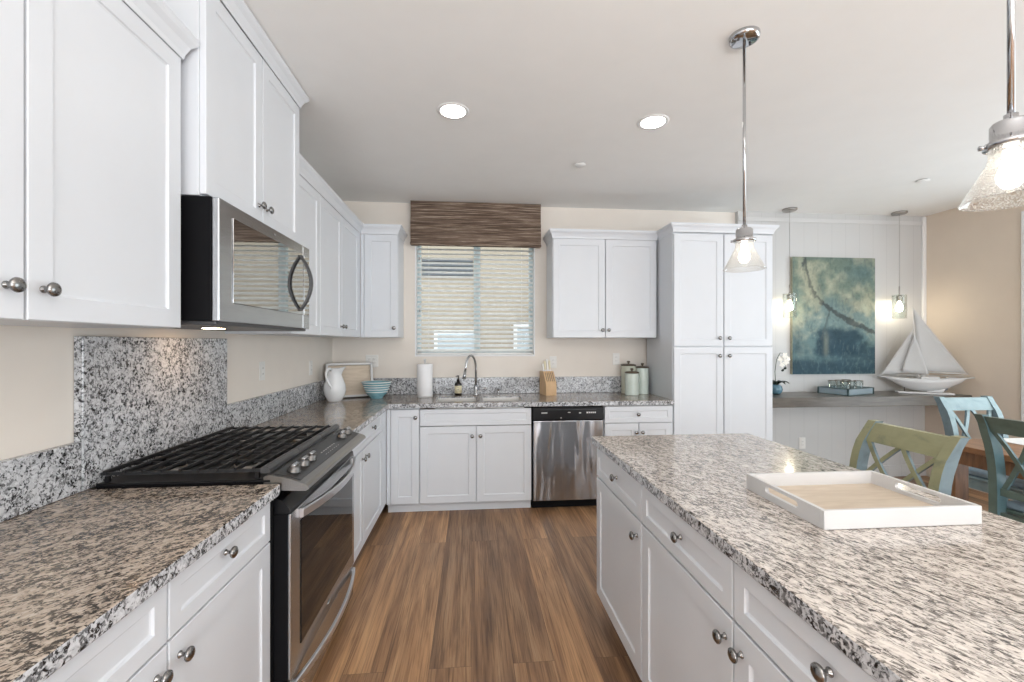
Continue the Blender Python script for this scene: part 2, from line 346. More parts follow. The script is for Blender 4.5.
# ------------------------------------------------------------------ mesh helpers
class MB:
    def __init__(s): s.bm = bmesh.new()
    def _add(s, t):
        me = bpy.data.meshes.new('t'); t.to_mesh(me); t.free(); s.bm.from_mesh(me); bpy.data.meshes.remove(me)
    def box(s, x0, x1, y0, y1, z0, z1, bev=0.0, seg=2, mi=0, M=None):
        t = bmesh.new(); bmesh.ops.create_cube(t, size=1)
        for v in t.verts:
            v.co = Vector((x0 + (v.co.x + .5) * (x1 - x0), y0 + (v.co.y + .5) * (y1 - y0), z0 + (v.co.z + .5) * (z1 - z0)))
        if bev: bmesh.ops.bevel(t, geom=t.edges[:], offset=bev, segments=seg, affect='EDGES', profile=0.5)
        for f in t.faces: f.material_index = mi
        if M is not None: t.transform(M)
        bmesh.ops.recalc_face_normals(t, faces=t.faces)
        s._add(t); return s
    def lathe(s, prof, c=(0, 0, 0), seg=24, axis='Z', mi=0, M=None, smooth=True, caps=True):
        t = bmesh.new(); rings = []
        for r, z in prof:
            if r < 1e-6: rings.append([t.verts.new((0, 0, z))])
            else: rings.append([t.verts.new((r * math.cos(2 * PI * k / seg), r * math.sin(2 * PI * k / seg), z)) for k in range(seg)])
        for a, b2 in zip(rings, rings[1:]):
            for k in range(seg):
                k2 = (k + 1) % seg
                if len(a) == 1 and len(b2) == 1: continue
                if len(a) == 1: f = t.faces.new((a[0], b2[k], b2[k2]))
                elif len(b2) == 1: f = t.faces.new((a[k], a[k2], b2[0]))
                else: f = t.faces.new((a[k], a[k2], b2[k2], b2[k]))
                f.smooth = smooth
        if caps:
            for rg in (rings[0], rings[-1]):
                if len(rg) > 2: t.faces.new(rg)
        for f in t.faces: f.material_index = mi
        if axis == 'Y': t.transform(Matrix.Rotation(PI / 2, 4, 'X'))      # +z -> -y
        if axis == 'X': t.transform(Matrix.Rotation(PI / 2, 4, 'Y'))      # +z -> +x
        if M is not None: t.transform(M)
        t.transform(Matrix.Translation(c))
        bmesh.ops.recalc_face_normals(t, faces=t.faces)
        s._add(t); return s
    def tube(s, pts, r, seg=10, mi=0, closed=False):
        t = bmesh.new(); pts = [Vector(p) for p in pts]; n = len(pts); rings = []
        rs = r if isinstance(r, (list, tuple)) else [r] * n
        up = Vector((0, 0, 1)); prev = None
        for i, p in enumerate(pts):
            if closed: d = (pts[(i + 1) % n] - pts[i - 1]).normalized()
            else: d = (pts[min(i + 1, n - 1)] - pts[max(i - 1, 0)]).normalized()
            if prev is None:
                u = d.cross(up)
                if u.length < 1e-3: u = d.cross(Vector((1, 0, 0)))
            else: u = prev - d * prev.dot(d)
            u.normalize(); prev = u; w = d.cross(u)
            rings.append([t.verts.new(p + (u * math.cos(2 * PI * k / seg) + w * math.sin(2 * PI * k / seg)) * rs[i]) for k in range(seg)])
        rr = list(zip(rings, rings[1:])) + ([(rings[-1], rings[0])] if closed else [])
        for a, b2 in rr:
            for k in range(seg):
                f = t.faces.new((a[k], a[(k + 1) % seg], b2[(k + 1) % seg], b2[k])); f.smooth = True
        if not closed:
            t.faces.new(rings[0]); t.faces.new(rings[-1])
        for f in t.faces: f.material_index = mi
        bmesh.ops.recalc_face_normals(t, faces=t.faces)
        s._add(t); return s
    def sweep(s, secs, mi=0, smooth=False):
        """join a run of equal-length closed sections (lists of points)"""
        t = bmesh.new(); rings = [[t.verts.new(p) for p in sec] for sec in secs]; n = len(rings[0])
        for a, b2 in zip(rings, rings[1:]):
            for k in range(n):
                f = t.faces.new((a[k], a[(k + 1) % n], b2[(k + 1) % n], b2[k])); f.smooth = smooth
        t.faces.new(rings[0]); t.faces.new(rings[-1])
        for f in t.faces: f.material_index = mi
        bmesh.ops.recalc_face_normals(t, faces=t.faces)
        s._add(t); return s
    def prism_x(s, poly, x0, x1, mi=0):      # poly in (y, z)
        return s.sweep([[(x, y, z) for y, z in poly] for x in (x0, x1)], mi)
    def prism_y(s, poly, y0, y1, mi=0):      # poly in (x, z)
        return s.sweep([[(x, y, z) for x, z in poly] for y in (y0, y1)], mi)
    def prism_z(s, poly, z0, z1, mi=0):      # poly in (x, y)
        return s.sweep([[(x, y, z) for x, y in poly] for z in (z0, z1)], mi)
    def slab(s, xs, ys, inside, z0, z1, bev=0.0, mi=0):
        """a slab over the grid cells for which inside(i, j) holds"""
        t = bmesh.new(); V = {}
        def vv(i, j, k):
            if (i, j, k) not in V: V[(i, j, k)] = t.verts.new((xs[i], ys[j], (z0, z1)[k]))
            return V[(i, j, k)]
        nx, ny = len(xs) - 1, len(ys) - 1
        ins = lambda i, j: 0 <= i < nx and 0 <= j < ny and inside(i, j)
        for i in range(nx):
            for j in range(ny):
                if not ins(i, j): continue
                t.faces.new((vv(i, j, 1), vv(i + 1, j, 1), vv(i + 1, j + 1, 1), vv(i, j + 1, 1)))
                t.faces.new((vv(i, j + 1, 0), vv(i + 1, j + 1, 0), vv(i + 1, j, 0), vv(i, j, 0)))
                if not ins(i - 1, j): t.faces.new((vv(i, j, 0), vv(i, j, 1), vv(i, j + 1, 1), vv(i, j + 1, 0)))
                if not ins(i + 1, j): t.faces.new((vv(i + 1, j + 1, 0), vv(i + 1, j + 1, 1), vv(i + 1, j, 1), vv(i + 1, j, 0)))
                if not ins(i, j - 1): t.faces.new((vv(i + 1, j, 0), vv(i + 1, j, 1), vv(i, j, 1), vv(i, j, 0)))
                if not ins(i, j + 1): t.faces.new((vv(i, j + 1, 0), vv(i, j + 1, 1), vv(i + 1, j + 1, 1), vv(i + 1, j + 1, 0)))
        bmesh.ops.recalc_face_normals(t, faces=t.faces)
        if bev:
            es = [e for e in t.edges if len(e.link_faces) == 2 and e.calc_face_angle(0) > 0.8]
            bmesh.ops.bevel(t, geom=es, offset=bev, segments=3, affect='EDGES', profile=0.5)
        t.normal_update()
        for f in t.faces: f.material_index = 1 if abs(f.normal.z) < 0.45 else 0  # upright faces take the daylight-tinted granite
        s._add(t); return s
    def panel(s, x0, x1, z0, z1, y=0.0, t=0.02, rail=0.058, rec=0.007, sl=0.007):
        """shaker front facing -y: outer frame, sloped step, flat recessed field"""
        b = bmesh.new()
        e = 0.0018
        def ring(ax, az, bx, bz, yy): return [b.verts.new(p) for p in ((ax, yy, az), (bx, yy, az), (bx, yy, bz), (ax, yy, bz))]
        R = [ring(x0, z0, x1, z1, y), ring(x0, z0, x1, z1, y - t + e), ring(x0 + e, z0 + e, x1 - e, z1 - e, y - t),
             ring(x0 + rail, z0 + rail, x1 - rail, z1 - rail, y - t), ring(x0 + rail + sl * .35, z0 + rail + sl * .35, x1 - rail - sl * .35, z1 - rail - sl * .35, y - t + rec * .7),
             ring(x0 + rail + sl, z0 + rail + sl, x1 - rail - sl, z1 - rail - sl, y - t + rec)]
        for a, c in zip(R, R[1:]):
            for k in range(4): b.faces.new((a[k], a[(k + 1) % 4], c[(k + 1) % 4], c[k]))
        b.faces.new(R[0]); b.faces.new(R[-1])
        bmesh.ops.recalc_face_normals(b, faces=b.faces)
        s._add(b); return s
    def build(s, name, mats, parent=None, loc=(0, 0, 0), rot=(0, 0, 0)):
        me = bpy.data.meshes.new(name); s.bm.to_mesh(me); s.bm.free()
        for mm in (mats if isinstance(mats, (list, tuple)) else [mats]): me.materials.append(MATS[mm])
        o = bpy.data.objects.new(name, me); COL.objects.link(o)
        o.location = loc; o.rotation_euler = rot
        if parent is not None: o.parent = parent
        return o
def tag(o, label, cat, group=None, kind=None):
    o['label'] = label; o['category'] = cat
    if group: o['group'] = group
    if kind: o['kind'] = kind
    return o
def thing(name, label, cat, loc=(0, 0, 0), rot=0.0, group=None):
    o = bpy.data.objects.new(name, None); COL.objects.link(o); o.empty_display_size = 0.05
    o.location = loc; o.rotation_euler = (0, 0, rot)
    return tag(o, label, cat, group)
def struct(name, mb, mat, label, cat):
    o = mb.build(name, mat); return tag(o, label, cat, None, 'structure')
def dup(root, loc, rot=None, label=None, group=None):
    r = root.copy(); COL.objects.link(r); r.location = loc
    if rot is not None: r.rotation_euler = (0, 0, rot)
    if label: r['label'] = label
    if group: r['group'] = group
    for ch in list(root.children):
        c = ch.copy(); COL.objects.link(c); c.parent = r
        for g in ch.children:
            d = g.copy(); COL.objects.link(d); d.parent = c
    return r
def smooth_all(o):
    for p in o.data.polygons: p.use_smooth = True
    return o

# ------------------------------------------------------------------ dimensions
XL, YB, XR, YR, ZC = -1.306, 4.249, 4.785, -4.0, 2.743
YW = 4.20                       # face of the white boarded wall
WX0, WX1, WZ0, WZ1 = -0.541, 0.62, 1.277, 2.42   # kitchen window opening
T = 0.14

# ------------------------------------------------------------------ room
struct('floor', MB().box(XL - T, XR + T, YR - T, YB + T, -0.08, 0), 'floor_planks', 'brown wood plank floor running along the kitchen aisle', 'floor')
struct('ceiling', MB().box(XL - T, XR + T, YR - T, YB + T, ZC, ZC + 0.1), 'ceiling_white', 'white flat ceiling over kitchen and dining area', 'ceiling')
struct('wall_left', MB().box(XL - T, XL, YR, YB + T, 0, ZC), 'wall_tan', 'tan painted wall behind the range', 'wall')
mb = MB()
mb.box(XL, WX0, YB, YB + T, 0, ZC); mb.box(WX1, XR, YB, YB + T, 0, ZC)
mb.box(WX0, WX1, YB, YB + T, 0, WZ0); mb.box(WX0, WX1, YB, YB + T, WZ1, ZC)
struct('wall_back', mb, 'wall_tan', 'tan painted wall around the kitchen window', 'wall')
struct('wall_dining', MB().box(2.695, XR, YW, YB, 0, ZC), 'board_wall', 'white vertical board wall behind the painting', 'wall')
mb = MB()
SY0, SY1, SZ = -0.3, 3.285, 2.46
mb.box(XR, XR + T, SY1, YB + T, 0, ZC); mb.box(XR, XR + T, YR, SY0, 0, ZC); mb.box(XR, XR + T, SY0, SY1, SZ, ZC)
struct('wall_right', mb, 'wall_taupe', 'taupe painted side wall behind the sailboat', 'wall')
mb = MB()
mb.box(XL - T, -1.1, YR - T, YR, 0, ZC); mb.box(4.6, XR + T, YR - T, YR, 0, ZC); mb.box(-1.1, 4.6, YR - T, YR, 2.5, ZC); mb.box(-1.1, 4.6, YR - T, YR, 0, 0.12)
struct('wall_rear', mb, 'wall_tan', 'tan rear wall with wide glazed opening', 'wall')
mb = MB()
mb.box(XR - 0.02, XR, SY1, SY1 + 0.09, 0, SZ + 0.09, 0.004); mb.box(XR - 0.02, XR, SY0 - 0.09, SY0, 0, SZ + 0.09, 0.004); mb.box(XR - 0.02, XR, SY0, SY1, SZ, SZ + 0.09, 0.004)
mb.box(XR, XR + 0.1, SY1 - 0.05, SY1 - 0.002, 0, SZ); mb.box(XR, XR + 0.1, SY0 + 0.002, SY0 + 0.05, 0, SZ); mb.box(XR + 0.03, XR + 0.08, SY0, SY1, 0.001, 0.08); mb.box(XR + 0.03, XR + 0.08, SY0, SY1, SZ - 0.06, SZ)
mb.box(XR + 0.03, XR + 0.08, 1.45, 1.54, 0.05, SZ)
dr1 = struct('door_1', mb, 'trim_white', 'white casing of glass door in the taupe side wall', 'door')
MB().box(XR + 0.05, XR + 0.056, SY0 + 0.04, SY1 - 0.04, 0.07, SZ - 0.05).build('door_pane', 'pane_glass', dr1)
mb = MB(); mb.box(2.70, XR, YW - 0.010, YW, 2.645, 2.685, 0.003)
struct('trim_1', mb, 'trim_soft', 'white batten along top of the board wall', 'trim')
mb = MB(); mb.box(XR - 0.042, XR - 0.002, YW - 0.02, YW, 0.9, ZC - 0.01, 0.004)
struct('trim_2', mb, 'trim_white', 'white corner trim between board wall and taupe wall', 'trim')
mb = MB(); mb.box(2.70, XR, YW - 0.015, YW, 0.001, 0.12, 0.004)
struct('baseboard_dining', mb, 'board_wall', 'white baseboard at foot of the board wall', 'baseboard')

# ------------------------------------------------------------------ kitchen window, blind, shade, neighbour outside
mb = MB(); wy = YB + 0.085
mb.box(WX0, WX0 + 0.045, wy, wy + 0.05, WZ0, WZ1); mb.box(WX1 - 0.045, WX1, wy, wy + 0.05, WZ0, WZ1)
mb.box(WX0, WX1, wy, wy + 0.05, WZ0, WZ0 + 0.045); mb.box(WX0, WX1, wy, wy + 0.05, WZ1 - 0.045, WZ1)
mb.box(0.02, 0.085, wy - 0.01, wy + 0.05, WZ0, WZ1)
w1 = struct('window_1', mb, 'window_vinyl', 'sliding kitchen window over the sink with pale vinyl frame', 'window')
MB().box(WX0 + 0.04, WX1 - 0.04, wy + 0.02, wy + 0.026, WZ0 + 0.04, WZ1 - 0.04).build('window_pane', 'pane_glass', w1)
mb = MB()
mb.box(WX0, WX0 + 0.012, YB - 0.003, YB + 0.08, WZ0 + 0.01, WZ1); mb.box(WX1 - 0.012, WX1, YB - 0.003, YB + 0.08, WZ0 + 0.01, WZ1); mb.box(WX0, WX1, YB - 0.006, YB + 0.085, WZ0 - 0.004, WZ0 + 0.012)
struct('trim_3', mb, 'trim_white', 'white lining of the kitchen window recess', 'trim')

bl = thing('window_blind', 'white horizontal slat blind in kitchen window over the sink', 'blind', (0, YB + 0.035, 0))
mb = MB(); z = WZ0 + 0.055
ang = math.radians(30)
while z < WZ1 - 0.03:
    M = Matrix.Translation((0, 0, z)) @ Matrix.Rotation(ang, 4, 'X')
    mb.box(WX0 + 0.018, WX1 - 0.018, -0.024, 0.024, -0.0014, 0.0014, M=M)
    z += 0.0445
mb.build('slats', 'blind_white', bl)
MB().box(WX0 + 0.018, WX1 - 0.018, -0.022, 0.022, WZ0 + 0.014, WZ0 + 0.032, 0.004).build('bottom_rail', 'blind_white', bl)
for x in (WX0 + 0.13, 0.04, WX1 - 0.13):
    MB().tube([(x, -0.026, WZ0 + 0.03), (x, -0.026, WZ1 - 0.01)], 0.0012, 6).build('ladder_cord', 'blind_white', bl)
for x, z0_ in ((WX0 + 0.045, 1.70), (WX0 + 0.04, 2.2), (WX1 - 0.05, 1.72)):
    mb = MB(); mb.tube([(x, -0.028, z0_ + 0.02), (x, -0.028, WZ1 - 0.01)], 0.001, 6)
    c = mb.build('pull_cord', 'blind_white', bl)
    MB().lathe([(0.003, 0.03), (0.0065, 0.0), (0.0, 0.0)], (x, -0.028, z0_), 10).build('cord_tassel', 'cord_gray', c)

sh = thing('roman_shade', 'brown woven shade valance at the ceiling above kitchen window', 'shade', (0, YB - 0.002, 0))
mb = MB()
prof = []
for k in range(0, 13):
    t = k / 12; z = 2.335 + (ZC - 0.003 - 2.335) * t
    prof.append((-0.085 - 0.006 * math.sin(t * PI * 2) , z))
poly = prof + [(-0.004, ZC - 0.003), (-0.004, 2.335)]
mb.prism_x(poly, -0.572, 0.665); mb.build('shade_face', 'woven_shade', sh)
MB().box(-0.575, 0.668, -0.097, -0.070, 2.325, 2.352, 0.006).build('hem_fold', 'woven_shade', sh)
MB().box(-0.573, 0.666, -0.095, -0.080, 2.515, 2.545, 0.006).build('pleat_fold', 'woven_shade', sh)

nb = thing('neighbor_house', 'beige stucco house wall seen through the kitchen blind', 'house', (0, 7.2, 0))
MB().box(-7, 7, 0, 0.3, -0.5, 5).build('stucco_wall', 'neighbor_stucco', nb)
for (x0, x1, z0, z1) in ((-0.55, 0.05, 1.05, 1.55), (0.75, 1.6, 0.95, 1.65)):
    f = MB().box(x0 - 0.06, x1 + 0.06, -0.03, -0.001, z0 - 0.06, z1 + 0.06).build('window_frame', 'trim_white', nb)
    MB().box(x0, x1, -0.036, -0.031, z0, z1).build('pane', 'neighbor_pane', f)
lv = MB()
for k in range(4): lv.box(-0.80, 0.02, -0.06, -0.005, 2.50 + k * 0.075, 2.535 + k * 0.075)
lv.build('louver_vent', 'neighbor_louver', nb)
tag(MB().box(-8, 8, YB + T + 0.01, 12, -0.12, -0.06).build('side_yard', 'ground'), 'pale ground of the side yard outside the window', 'ground', None, 'structure')

# ------------------------------------------------------------------ cabinets
def knob(parent, x, y, z, name='knob'):
    """round mushroom knob sticking out towards local -y"""
    mb = MB()
    mb.lathe([(0.0085, 0), (0.0085, 0.002), (0.0052, 0.005), (0.0048, 0.012), (0.008, 0.0155), (0.0145, 0.0185), (0.0165, 0.022), (0.0155, 0.026), (0.010, 0.0295), (0.0, 0.031)], (x, y, z), 20, 'Y')
    return mb.build(name, 'nickel', parent)
def cabinet(name, label, loc, rot, w, depth, z0, z1, fronts, toe=None, crown=None, group=None, frame_side=0.0):
    """local frame: x along the front, -y out of the front, fronts stand proud of y=0"""
    t = thing(name, label, 'cabinet', loc, rot, group)
    mb = MB()
    if toe: 
        mb.box(0, w, 0.001, depth, toe[0], z1, 0.0015); mb.box(0.0, w, toe[1], depth, 0.001, toe[0] + 0.001)
        if len(toe) > 2: mb.box(0, w, toe[1] - 0.012, toe[1], 0.001, toe[2], 0.003)
    else: mb.box(0, w, 0.001, depth, z0, z1, 0.0015)
    mb.build('body', 'cabinet_white', t)
    for (kind, x0, x1, a, b, kn) in fronts:
        if kind == 'filler':
            MB().box(x0, x1, -0.0195, 0.0005, a, b, 0.001).build('filler_strip', 'cabinet_white', t); continue
        rail = 0.058 if kind != 'drawer' else 0.040
        if min(x1 - x0, b - a) < 0.14: rail = 0.034
        d = MB().panel(x0 + 0.0015, x1 - 0.0015, a, b, 0.0, 0.02, rail)
        d = d.build('drawer' if kind == 'drawer' else ('drawer_front' if kind == 'false' else 'door'), 'cabinet_white', t)
        if kn: knob(d, kn[0], -0.0202, kn[1])
    if crown:
        (h, sides) = crown           # sides: subset of 'L','R' that return along the cabinet end
        prof = [(0.0, 0.0), (-0.004, 0.0), (-0.007, 0.016), (-0.018, h * 0.52), (-0.031, h * 0.70), (-0.035, h * 0.82), (-0.035, h), (0.0, h)]
        cb = MB()
        secs = []
        def pt(x, off, z, corner):   # mitred section points around the front
            return (x, off, z)
        L_ = 'L' in sides; R_ = 'R' in sides
        path = []
        if L_: path.append('lb')
        path += ['lf', 'rf']
        if R_: path.append('rb')
        for p in path:
            sec = []
            for (o, zz) in prof:
                o -= 0.020
                if p == 'lb': sec.append((o if True else 0, depth, z1 - 0.004 + zz))
                elif p == 'lf': sec.append(((o if L_ else 0.0), o, z1 - 0.004 + zz))
                elif p == 'rf': sec.append((w - (o if R_ else 0.0), o, z1 - 0.004 + zz))
                else: sec.append((w - o, depth, z1 - 0.004 + zz))
            if p in ('lb', 'lf') and L_: sec = [(x + 0.020, y, z) for x, y, z in sec]
            if p in ('rb', 'rf') and R_: sec = [(x - 0.020, y, z) for x, y, z in sec]
            secs.append(sec)
        cb.sweep(secs)
        # top board closing the crown
        cb.box(0.0, w, -0.018, depth, z1 - 0.0045 + h - 0.012, z1 - 0.0045 + h)
        cb.build('crown_molding', 'cabinet_white', t)
    return t

RX, LX = PI / 2, -PI / 2
DX = -0.690           # door faces of left base run
# left base, near the camera: two drawers over two doors
bx = DX - 0.02
cabinet('base_cabinet', 'white base cabinet under near left counter beside the range, two drawers over two doors', (bx, 0.53, 0), RX, 1.058, 0.585, 0, 0.871,
        [('drawer', 0.003, 0.532, 0.722, 0.866, (0.266, 0.80)), ('drawer', 0.536, 1.042, 0.722, 0.866, (0.766, 0.813)),
         ('door', 0.003, 0.532, 0.105, 0.716, (0.495, 0.664)), ('door', 0.536, 1.042, 0.105, 0.716, (0.572, 0.664))], toe=(0.1, 0.06))
cabinet('base_cabinet', 'white base cabinet nearest the camera under left counter end', (bx, -0.42, 0), RX, 0.948, 0.585, 0, 0.871,
        [('drawer', 0.003, 0.945, 0.722, 0.866, (0.474, 0.80)), ('door', 0.003, 0.472, 0.105, 0.716, (0.43, 0.664)), ('door', 0.476, 0.945, 0.105, 0.716, (0.52, 0.664))], toe=(0.1, 0.06))
cabinet('base_cabinet', 'white base cabinet between range and corner with one drawer over two doors', (bx, 2.436, 0), RX, 1.162, 0.585, 0, 0.871,
        [('drawer', 0.012, 1.02, 0.727, 0.866, (0.674, 0.815)), ('door', 0.012, 0.435, 0.105, 0.720, (0.395, 0.668)), ('door', 0.439, 1.02, 0.105, 0.720, (0.485, 0.668)), ('filler', 1.022, 1.181, 0.105, 0.866, None)], toe=(0.1, 0.06))
# back base run
by = 3.638
cabinet('base_cabinet', 'narrow white corner cabinet with single tall door left of sink', (-0.688, by, 0), 0, 0.263, 0.595, 0, 0.871,
        [('door', 0.032, 0.261, 0.088, 0.858, (0.232, 0.795)), ('filler', 0.0, 0.030, 0.088, 0.862, None)], toe=(0.09, 0.055, 0.075))
cabinet('sink_cabinet', 'white sink base cabinet with two doors left of dishwasher', (-0.424, by, 0), 0, 0.924, 0.595, 0, 0.715,
        [('false', 0.002, 0.922, 0.722, 0.858, None), ('door', 0.002, 0.461, 0.088, 0.716, (0.428, 0.636)), ('door', 0.464, 0.922, 0.088, 0.716, (0.496, 0.636))], toe=(0.09, 0.055, 0.075))
cabinet('base_cabinet', 'white base cabinet under the mint canisters right of dishwasher', (1.122, by, 0), 0, 0.608, 0.595, 0, 0.871,
        [('drawer', 0.004, 0.604, 0.722, 0.862, (0.295, 0.793)), ('door', 0.004, 0.302, 0.088, 0.716, (0.276, 0.640)), ('door', 0.306, 0.604, 0.088, 0.716, (0.332, 0.640))], toe=(0.09, 0.055, 0.075))
cabinet('pantry_cabinet', 'tall white pantry cabinet with four doors right of back counter', (1.7345, by, 0), 0, 0.912, 0.560, 0, 2.366,
        [('door', 0.004, 0.454, 1.376, 2.350, (0.412, 1.446)), ('door', 0.460, 0.910, 1.376, 2.350, (0.500, 1.446)),
         ('door', 0.004, 0.454, 0.088, 1.368, (0.412, 1.292)), ('door', 0.460, 0.910, 0.088, 1.368, (0.500, 1.292))], toe=(0.09, 0.055, 0.075), crown=(0.074, 'LR'))
# uppers
cabinet('wall_cabinet', 'white two-door wall cabinet at near left above the counter', (-0.990, 0.53, 0), RX, 1.032, 0.315, 1.452, 2.362,
        [('door', 0.003, 0.515, 1.453, 2.357, (0.475, 1.524)), ('door', 0.519, 1.029, 1.453, 2.357, (0.555, 1.524))], crown=(0.085, 'R'))
cabinet('wall_cabinet', 'white wall cabinet above near left counter, closest to camera', (-0.990, -0.42, 0), RX, 0.947, 0.315, 1.452, 2.362,
        [('door', 0.003, 0.472, 1.453, 2.357, (0.43, 1.546)), ('door', 0.476, 0.944, 1.453, 2.357, (0.52, 1.546))], crown=(0.085, ''))
cabinet('wall_cabinet', 'tall raised white cabinet with two doors right above the microwave', (-0.940, 1.602, 0), RX, 0.838, 0.365, 1.915, 2.668,
        [('door', 0.004, 0.417, 1.922, 2.660, (0.384, 2.0)), ('door', 0.421, 0.834, 1.922, 2.662, (0.454, 2.0))], crown=(0.074, 'LR'))
cabinet('wall_cabinet', 'white wall cabinets between microwave and back left corner', (-0.990, 2.445, 0), RX, 1.475, 0.315, 1.452, 2.362,
        [('door', 0.006, 0.463, 1.453, 2.357, None), ('door', 0.467, 0.932, 1.453, 2.357, (0.900, 1.525)), ('door', 0.936, 1.428, 1.453, 2.357, (0.968, 1.525)), ('filler', 1.430, 1.4745, 1.453, 2.357, None)], crown=(0.080, ''))
cabinet('wall_cabinet', 'small single-door white wall cabinet in back corner left of window', (-0.968, 3.940, 0), 0, 0.320, 0.308, 1.452, 2.362,
        [('door', 0.030, 0.317, 1.453, 2.357, (0.288, 1.534)), ('filler', 0.0, 0.0285, 1.453, 2.357, None)], crown=(0.080, 'R'))
cabinet('wall_cabinet', 'white two-door wall cabinet on back wall above the canisters', (0.735, 3.940, 0), 0, 0.985, 0.308, 1.452, 2.362,
        [('door', 0.004, 0.490, 1.453, 2.357, (0.462, 1.522)), ('door', 0.494, 0.980, 1.453, 2.357, (0.520, 1.522))], crown=(0.080, 'L'))
# island
ix = 0.660
cabinet('island_cabinet', 'white island cabinet at far end with one drawer over one door', (ix, 2.198, 0), LX, 0.598, 0.62, 0, 0.871,
        [('drawer', 0.003, 0.596, 0.724, 0.866, (0.318, 0.806)), ('door', 0.003, 0.596, 0.120, 0.716, (0.556, 0.655))], toe=(0.115, 0.06))
cabinet('island_cabinet', 'white island cabinet in near foreground with two drawers over two doors', (ix, 1.598, 0), LX, 1.160, 0.62, 0, 0.871,
        [('drawer', 0.003, 0.578, 0.724, 0.866, (0.312, 0.806)), ('drawer', 0.582, 1.157, 0.724, 0.866, (0.872, 0.812)),
         ('door', 0.003, 0.578, 0.120, 0.716, (0.548, 0.660)), ('door', 0.582, 1.157, 0.120, 0.716, (0.615, 0.660))], toe=(0.115, 0.06))
cabinet('island_cabinet', 'white island cabinet nearest the camera at right frame edge', (ix, 0.436, 0), LX, 0.60, 0.62, 0, 0.871,
        [('drawer', 0.003, 0.597, 0.724, 0.866, (0.3, 0.806)), ('door', 0.003, 0.597, 0.120, 0.716, (0.04, 0.660))], toe=(0.115, 0.06))

# ------------------------------------------------------------------ worktops and splashes
CT0, CT1 = 0.872, 0.912
tag(MB().slab([XL + 0.002, -0.665], [-0.42, 1.590], lambda i, j: True, CT0, CT1, 0.005).build('countertop', ['granite_counter_warmlit', 'granite_edge_daylit']),
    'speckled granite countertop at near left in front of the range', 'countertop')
SKX = (-0.305, 0.040, 0.098, 0.443); SKY = (3.680, 4.030)
xs = [XL + 0.002, -0.665, SKX[0], SKX[1], SKX[2], SKX[3], 1.7325]; ys = [2.434, 3.595, SKY[0], SKY[1], YB - 0.002]
def in_L(i, j):
    if j == 0: return i == 0
    if j == 2 and i in (2, 4): return False
    return True
tag(MB().slab(xs, ys, in_L, CT0, CT1, 0.004).build('countertop', ['granite_counter_warmlit', 'granite_edge_daylit']),
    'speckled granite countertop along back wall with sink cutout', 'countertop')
tag(MB().slab([0.628, 1.500], [-0.20, 2.250], lambda i, j: True, CT0, CT1, 0.006).build('island_countertop', ['granite_island_warmlit', 'granite_edge_daylit']),
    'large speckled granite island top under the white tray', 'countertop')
tag(MB().box(XL + 0.001, XL + 0.030, 1.562, 2.415, CT1 + 0.001, 1.425, 0.002).build('backsplash', 'granite_splash'), 'tall granite splash panel on wall behind the range', 'backsplash')
tag(MB().box(XL + 0.001, XL + 0.028, -0.42, 1.560, CT1 + 0.001, 1.076, 0.002).build('backsplash', 'granite_splash'), 'low granite splash strip along the near left counter', 'backsplash')
tag(MB().box(XL + 0.001, XL + 0.028, 2.417, YB - 0.001, CT1 + 0.001, 1.076, 0.002).build('backsplash', 'granite_splash'), 'low granite splash strip on left wall beyond the range', 'backsplash')
tag(MB().box(XL + 0.030, 1.733, YB - 0.028, YB - 0.001, CT1 + 0.001, 1.070, 0.002).build('backsplash', 'granite_splash'), 'low granite splash strip on back wall under the window', 'backsplash')

# ------------------------------------------------------------------ sink and faucet
sk = thing('kitchen_sink', 'double-bowl stainless sink set below the back counter', 'sink', (0, 0, 0))
for (x0, x1) in ((SKX[0], SKX[1]), (SKX[2], SKX[3])):
    mb = MB(); e = -0.005
    a, b_, c, d = x0 - e, x1 + e, SKY[0] - e, SKY[1] + e
    mb.box(a - 0.004, a, c, d, 0.72, 0.899); mb.box(b_, b_ + 0.004, c, d, 0.72, 0.899); mb.box(a - 0.004, b_ + 0.004, c - 0.004, c, 0.72, 0.899); mb.box(a - 0.004, b_ + 0.004, d, d + 0.004, 0.72, 0.899)
    mb.box(a - 0.004, b_ + 0.004, c - 0.004, d + 0.004, 0.716, 0.72)
    bo = mb.build('bowl', 'sink_steel', sk)
    MB().lathe([(0.04, 0), (0.042, 0.003), (0.03, 0.0035), (0.012, 0.001), (0, 0.001)], ((x0 + x1) / 2, 3.86, 0.7205), 20).build('drain', 'chrome', bo)
fc = thing('faucet', 'chrome gooseneck pull-down faucet behind the sink', 'faucet', (0.04, 4.115, CT1))
MB().lathe([(0.027, 0.0005), (0.027, 0.006), (0.019, 0.012), (0.017, 0.075), (0.0135, 0.085), (0, 0.085)], (0, 0, 0), 20).build('base', 'chrome', fc)
pts = [(0, 0, 0.07), (0, 0, 0.25)]
dx, dy = -0.60, -0.80; R = 0.078
for k in range(1, 13):
    a = PI * k / 12 * 0.93
    q = R - R * math.cos(a); pts.append((dx * q, dy * q, 0.25 + 0.125 * math.sin(a) if a < PI / 2 else 0.25 + 0.125 * math.sin(a)))
lx, ly, lz = pts[-1]; pts.append((lx + dx * 0.012, ly + dy * 0.012, lz - 0.05))
MB().tube(pts, 0.0105, 14).build('spout', 'chrome', fc)
MB().tube([(lx + dx * 0.012, ly + dy * 0.012, lz - 0.045), (lx + dx * 0.03, ly + dy * 0.03, lz - 0.115)], [0.0125, 0.017], 14).build('spray_head', 'chrome', fc)
MB().tube([(0.014, -0.004, 0.05), (0.035, -0.01, 0.056), (0.095, -0.03, 0.070)], [0.010, 0.006, 0.005], 10).build('lever', 'chrome', fc)
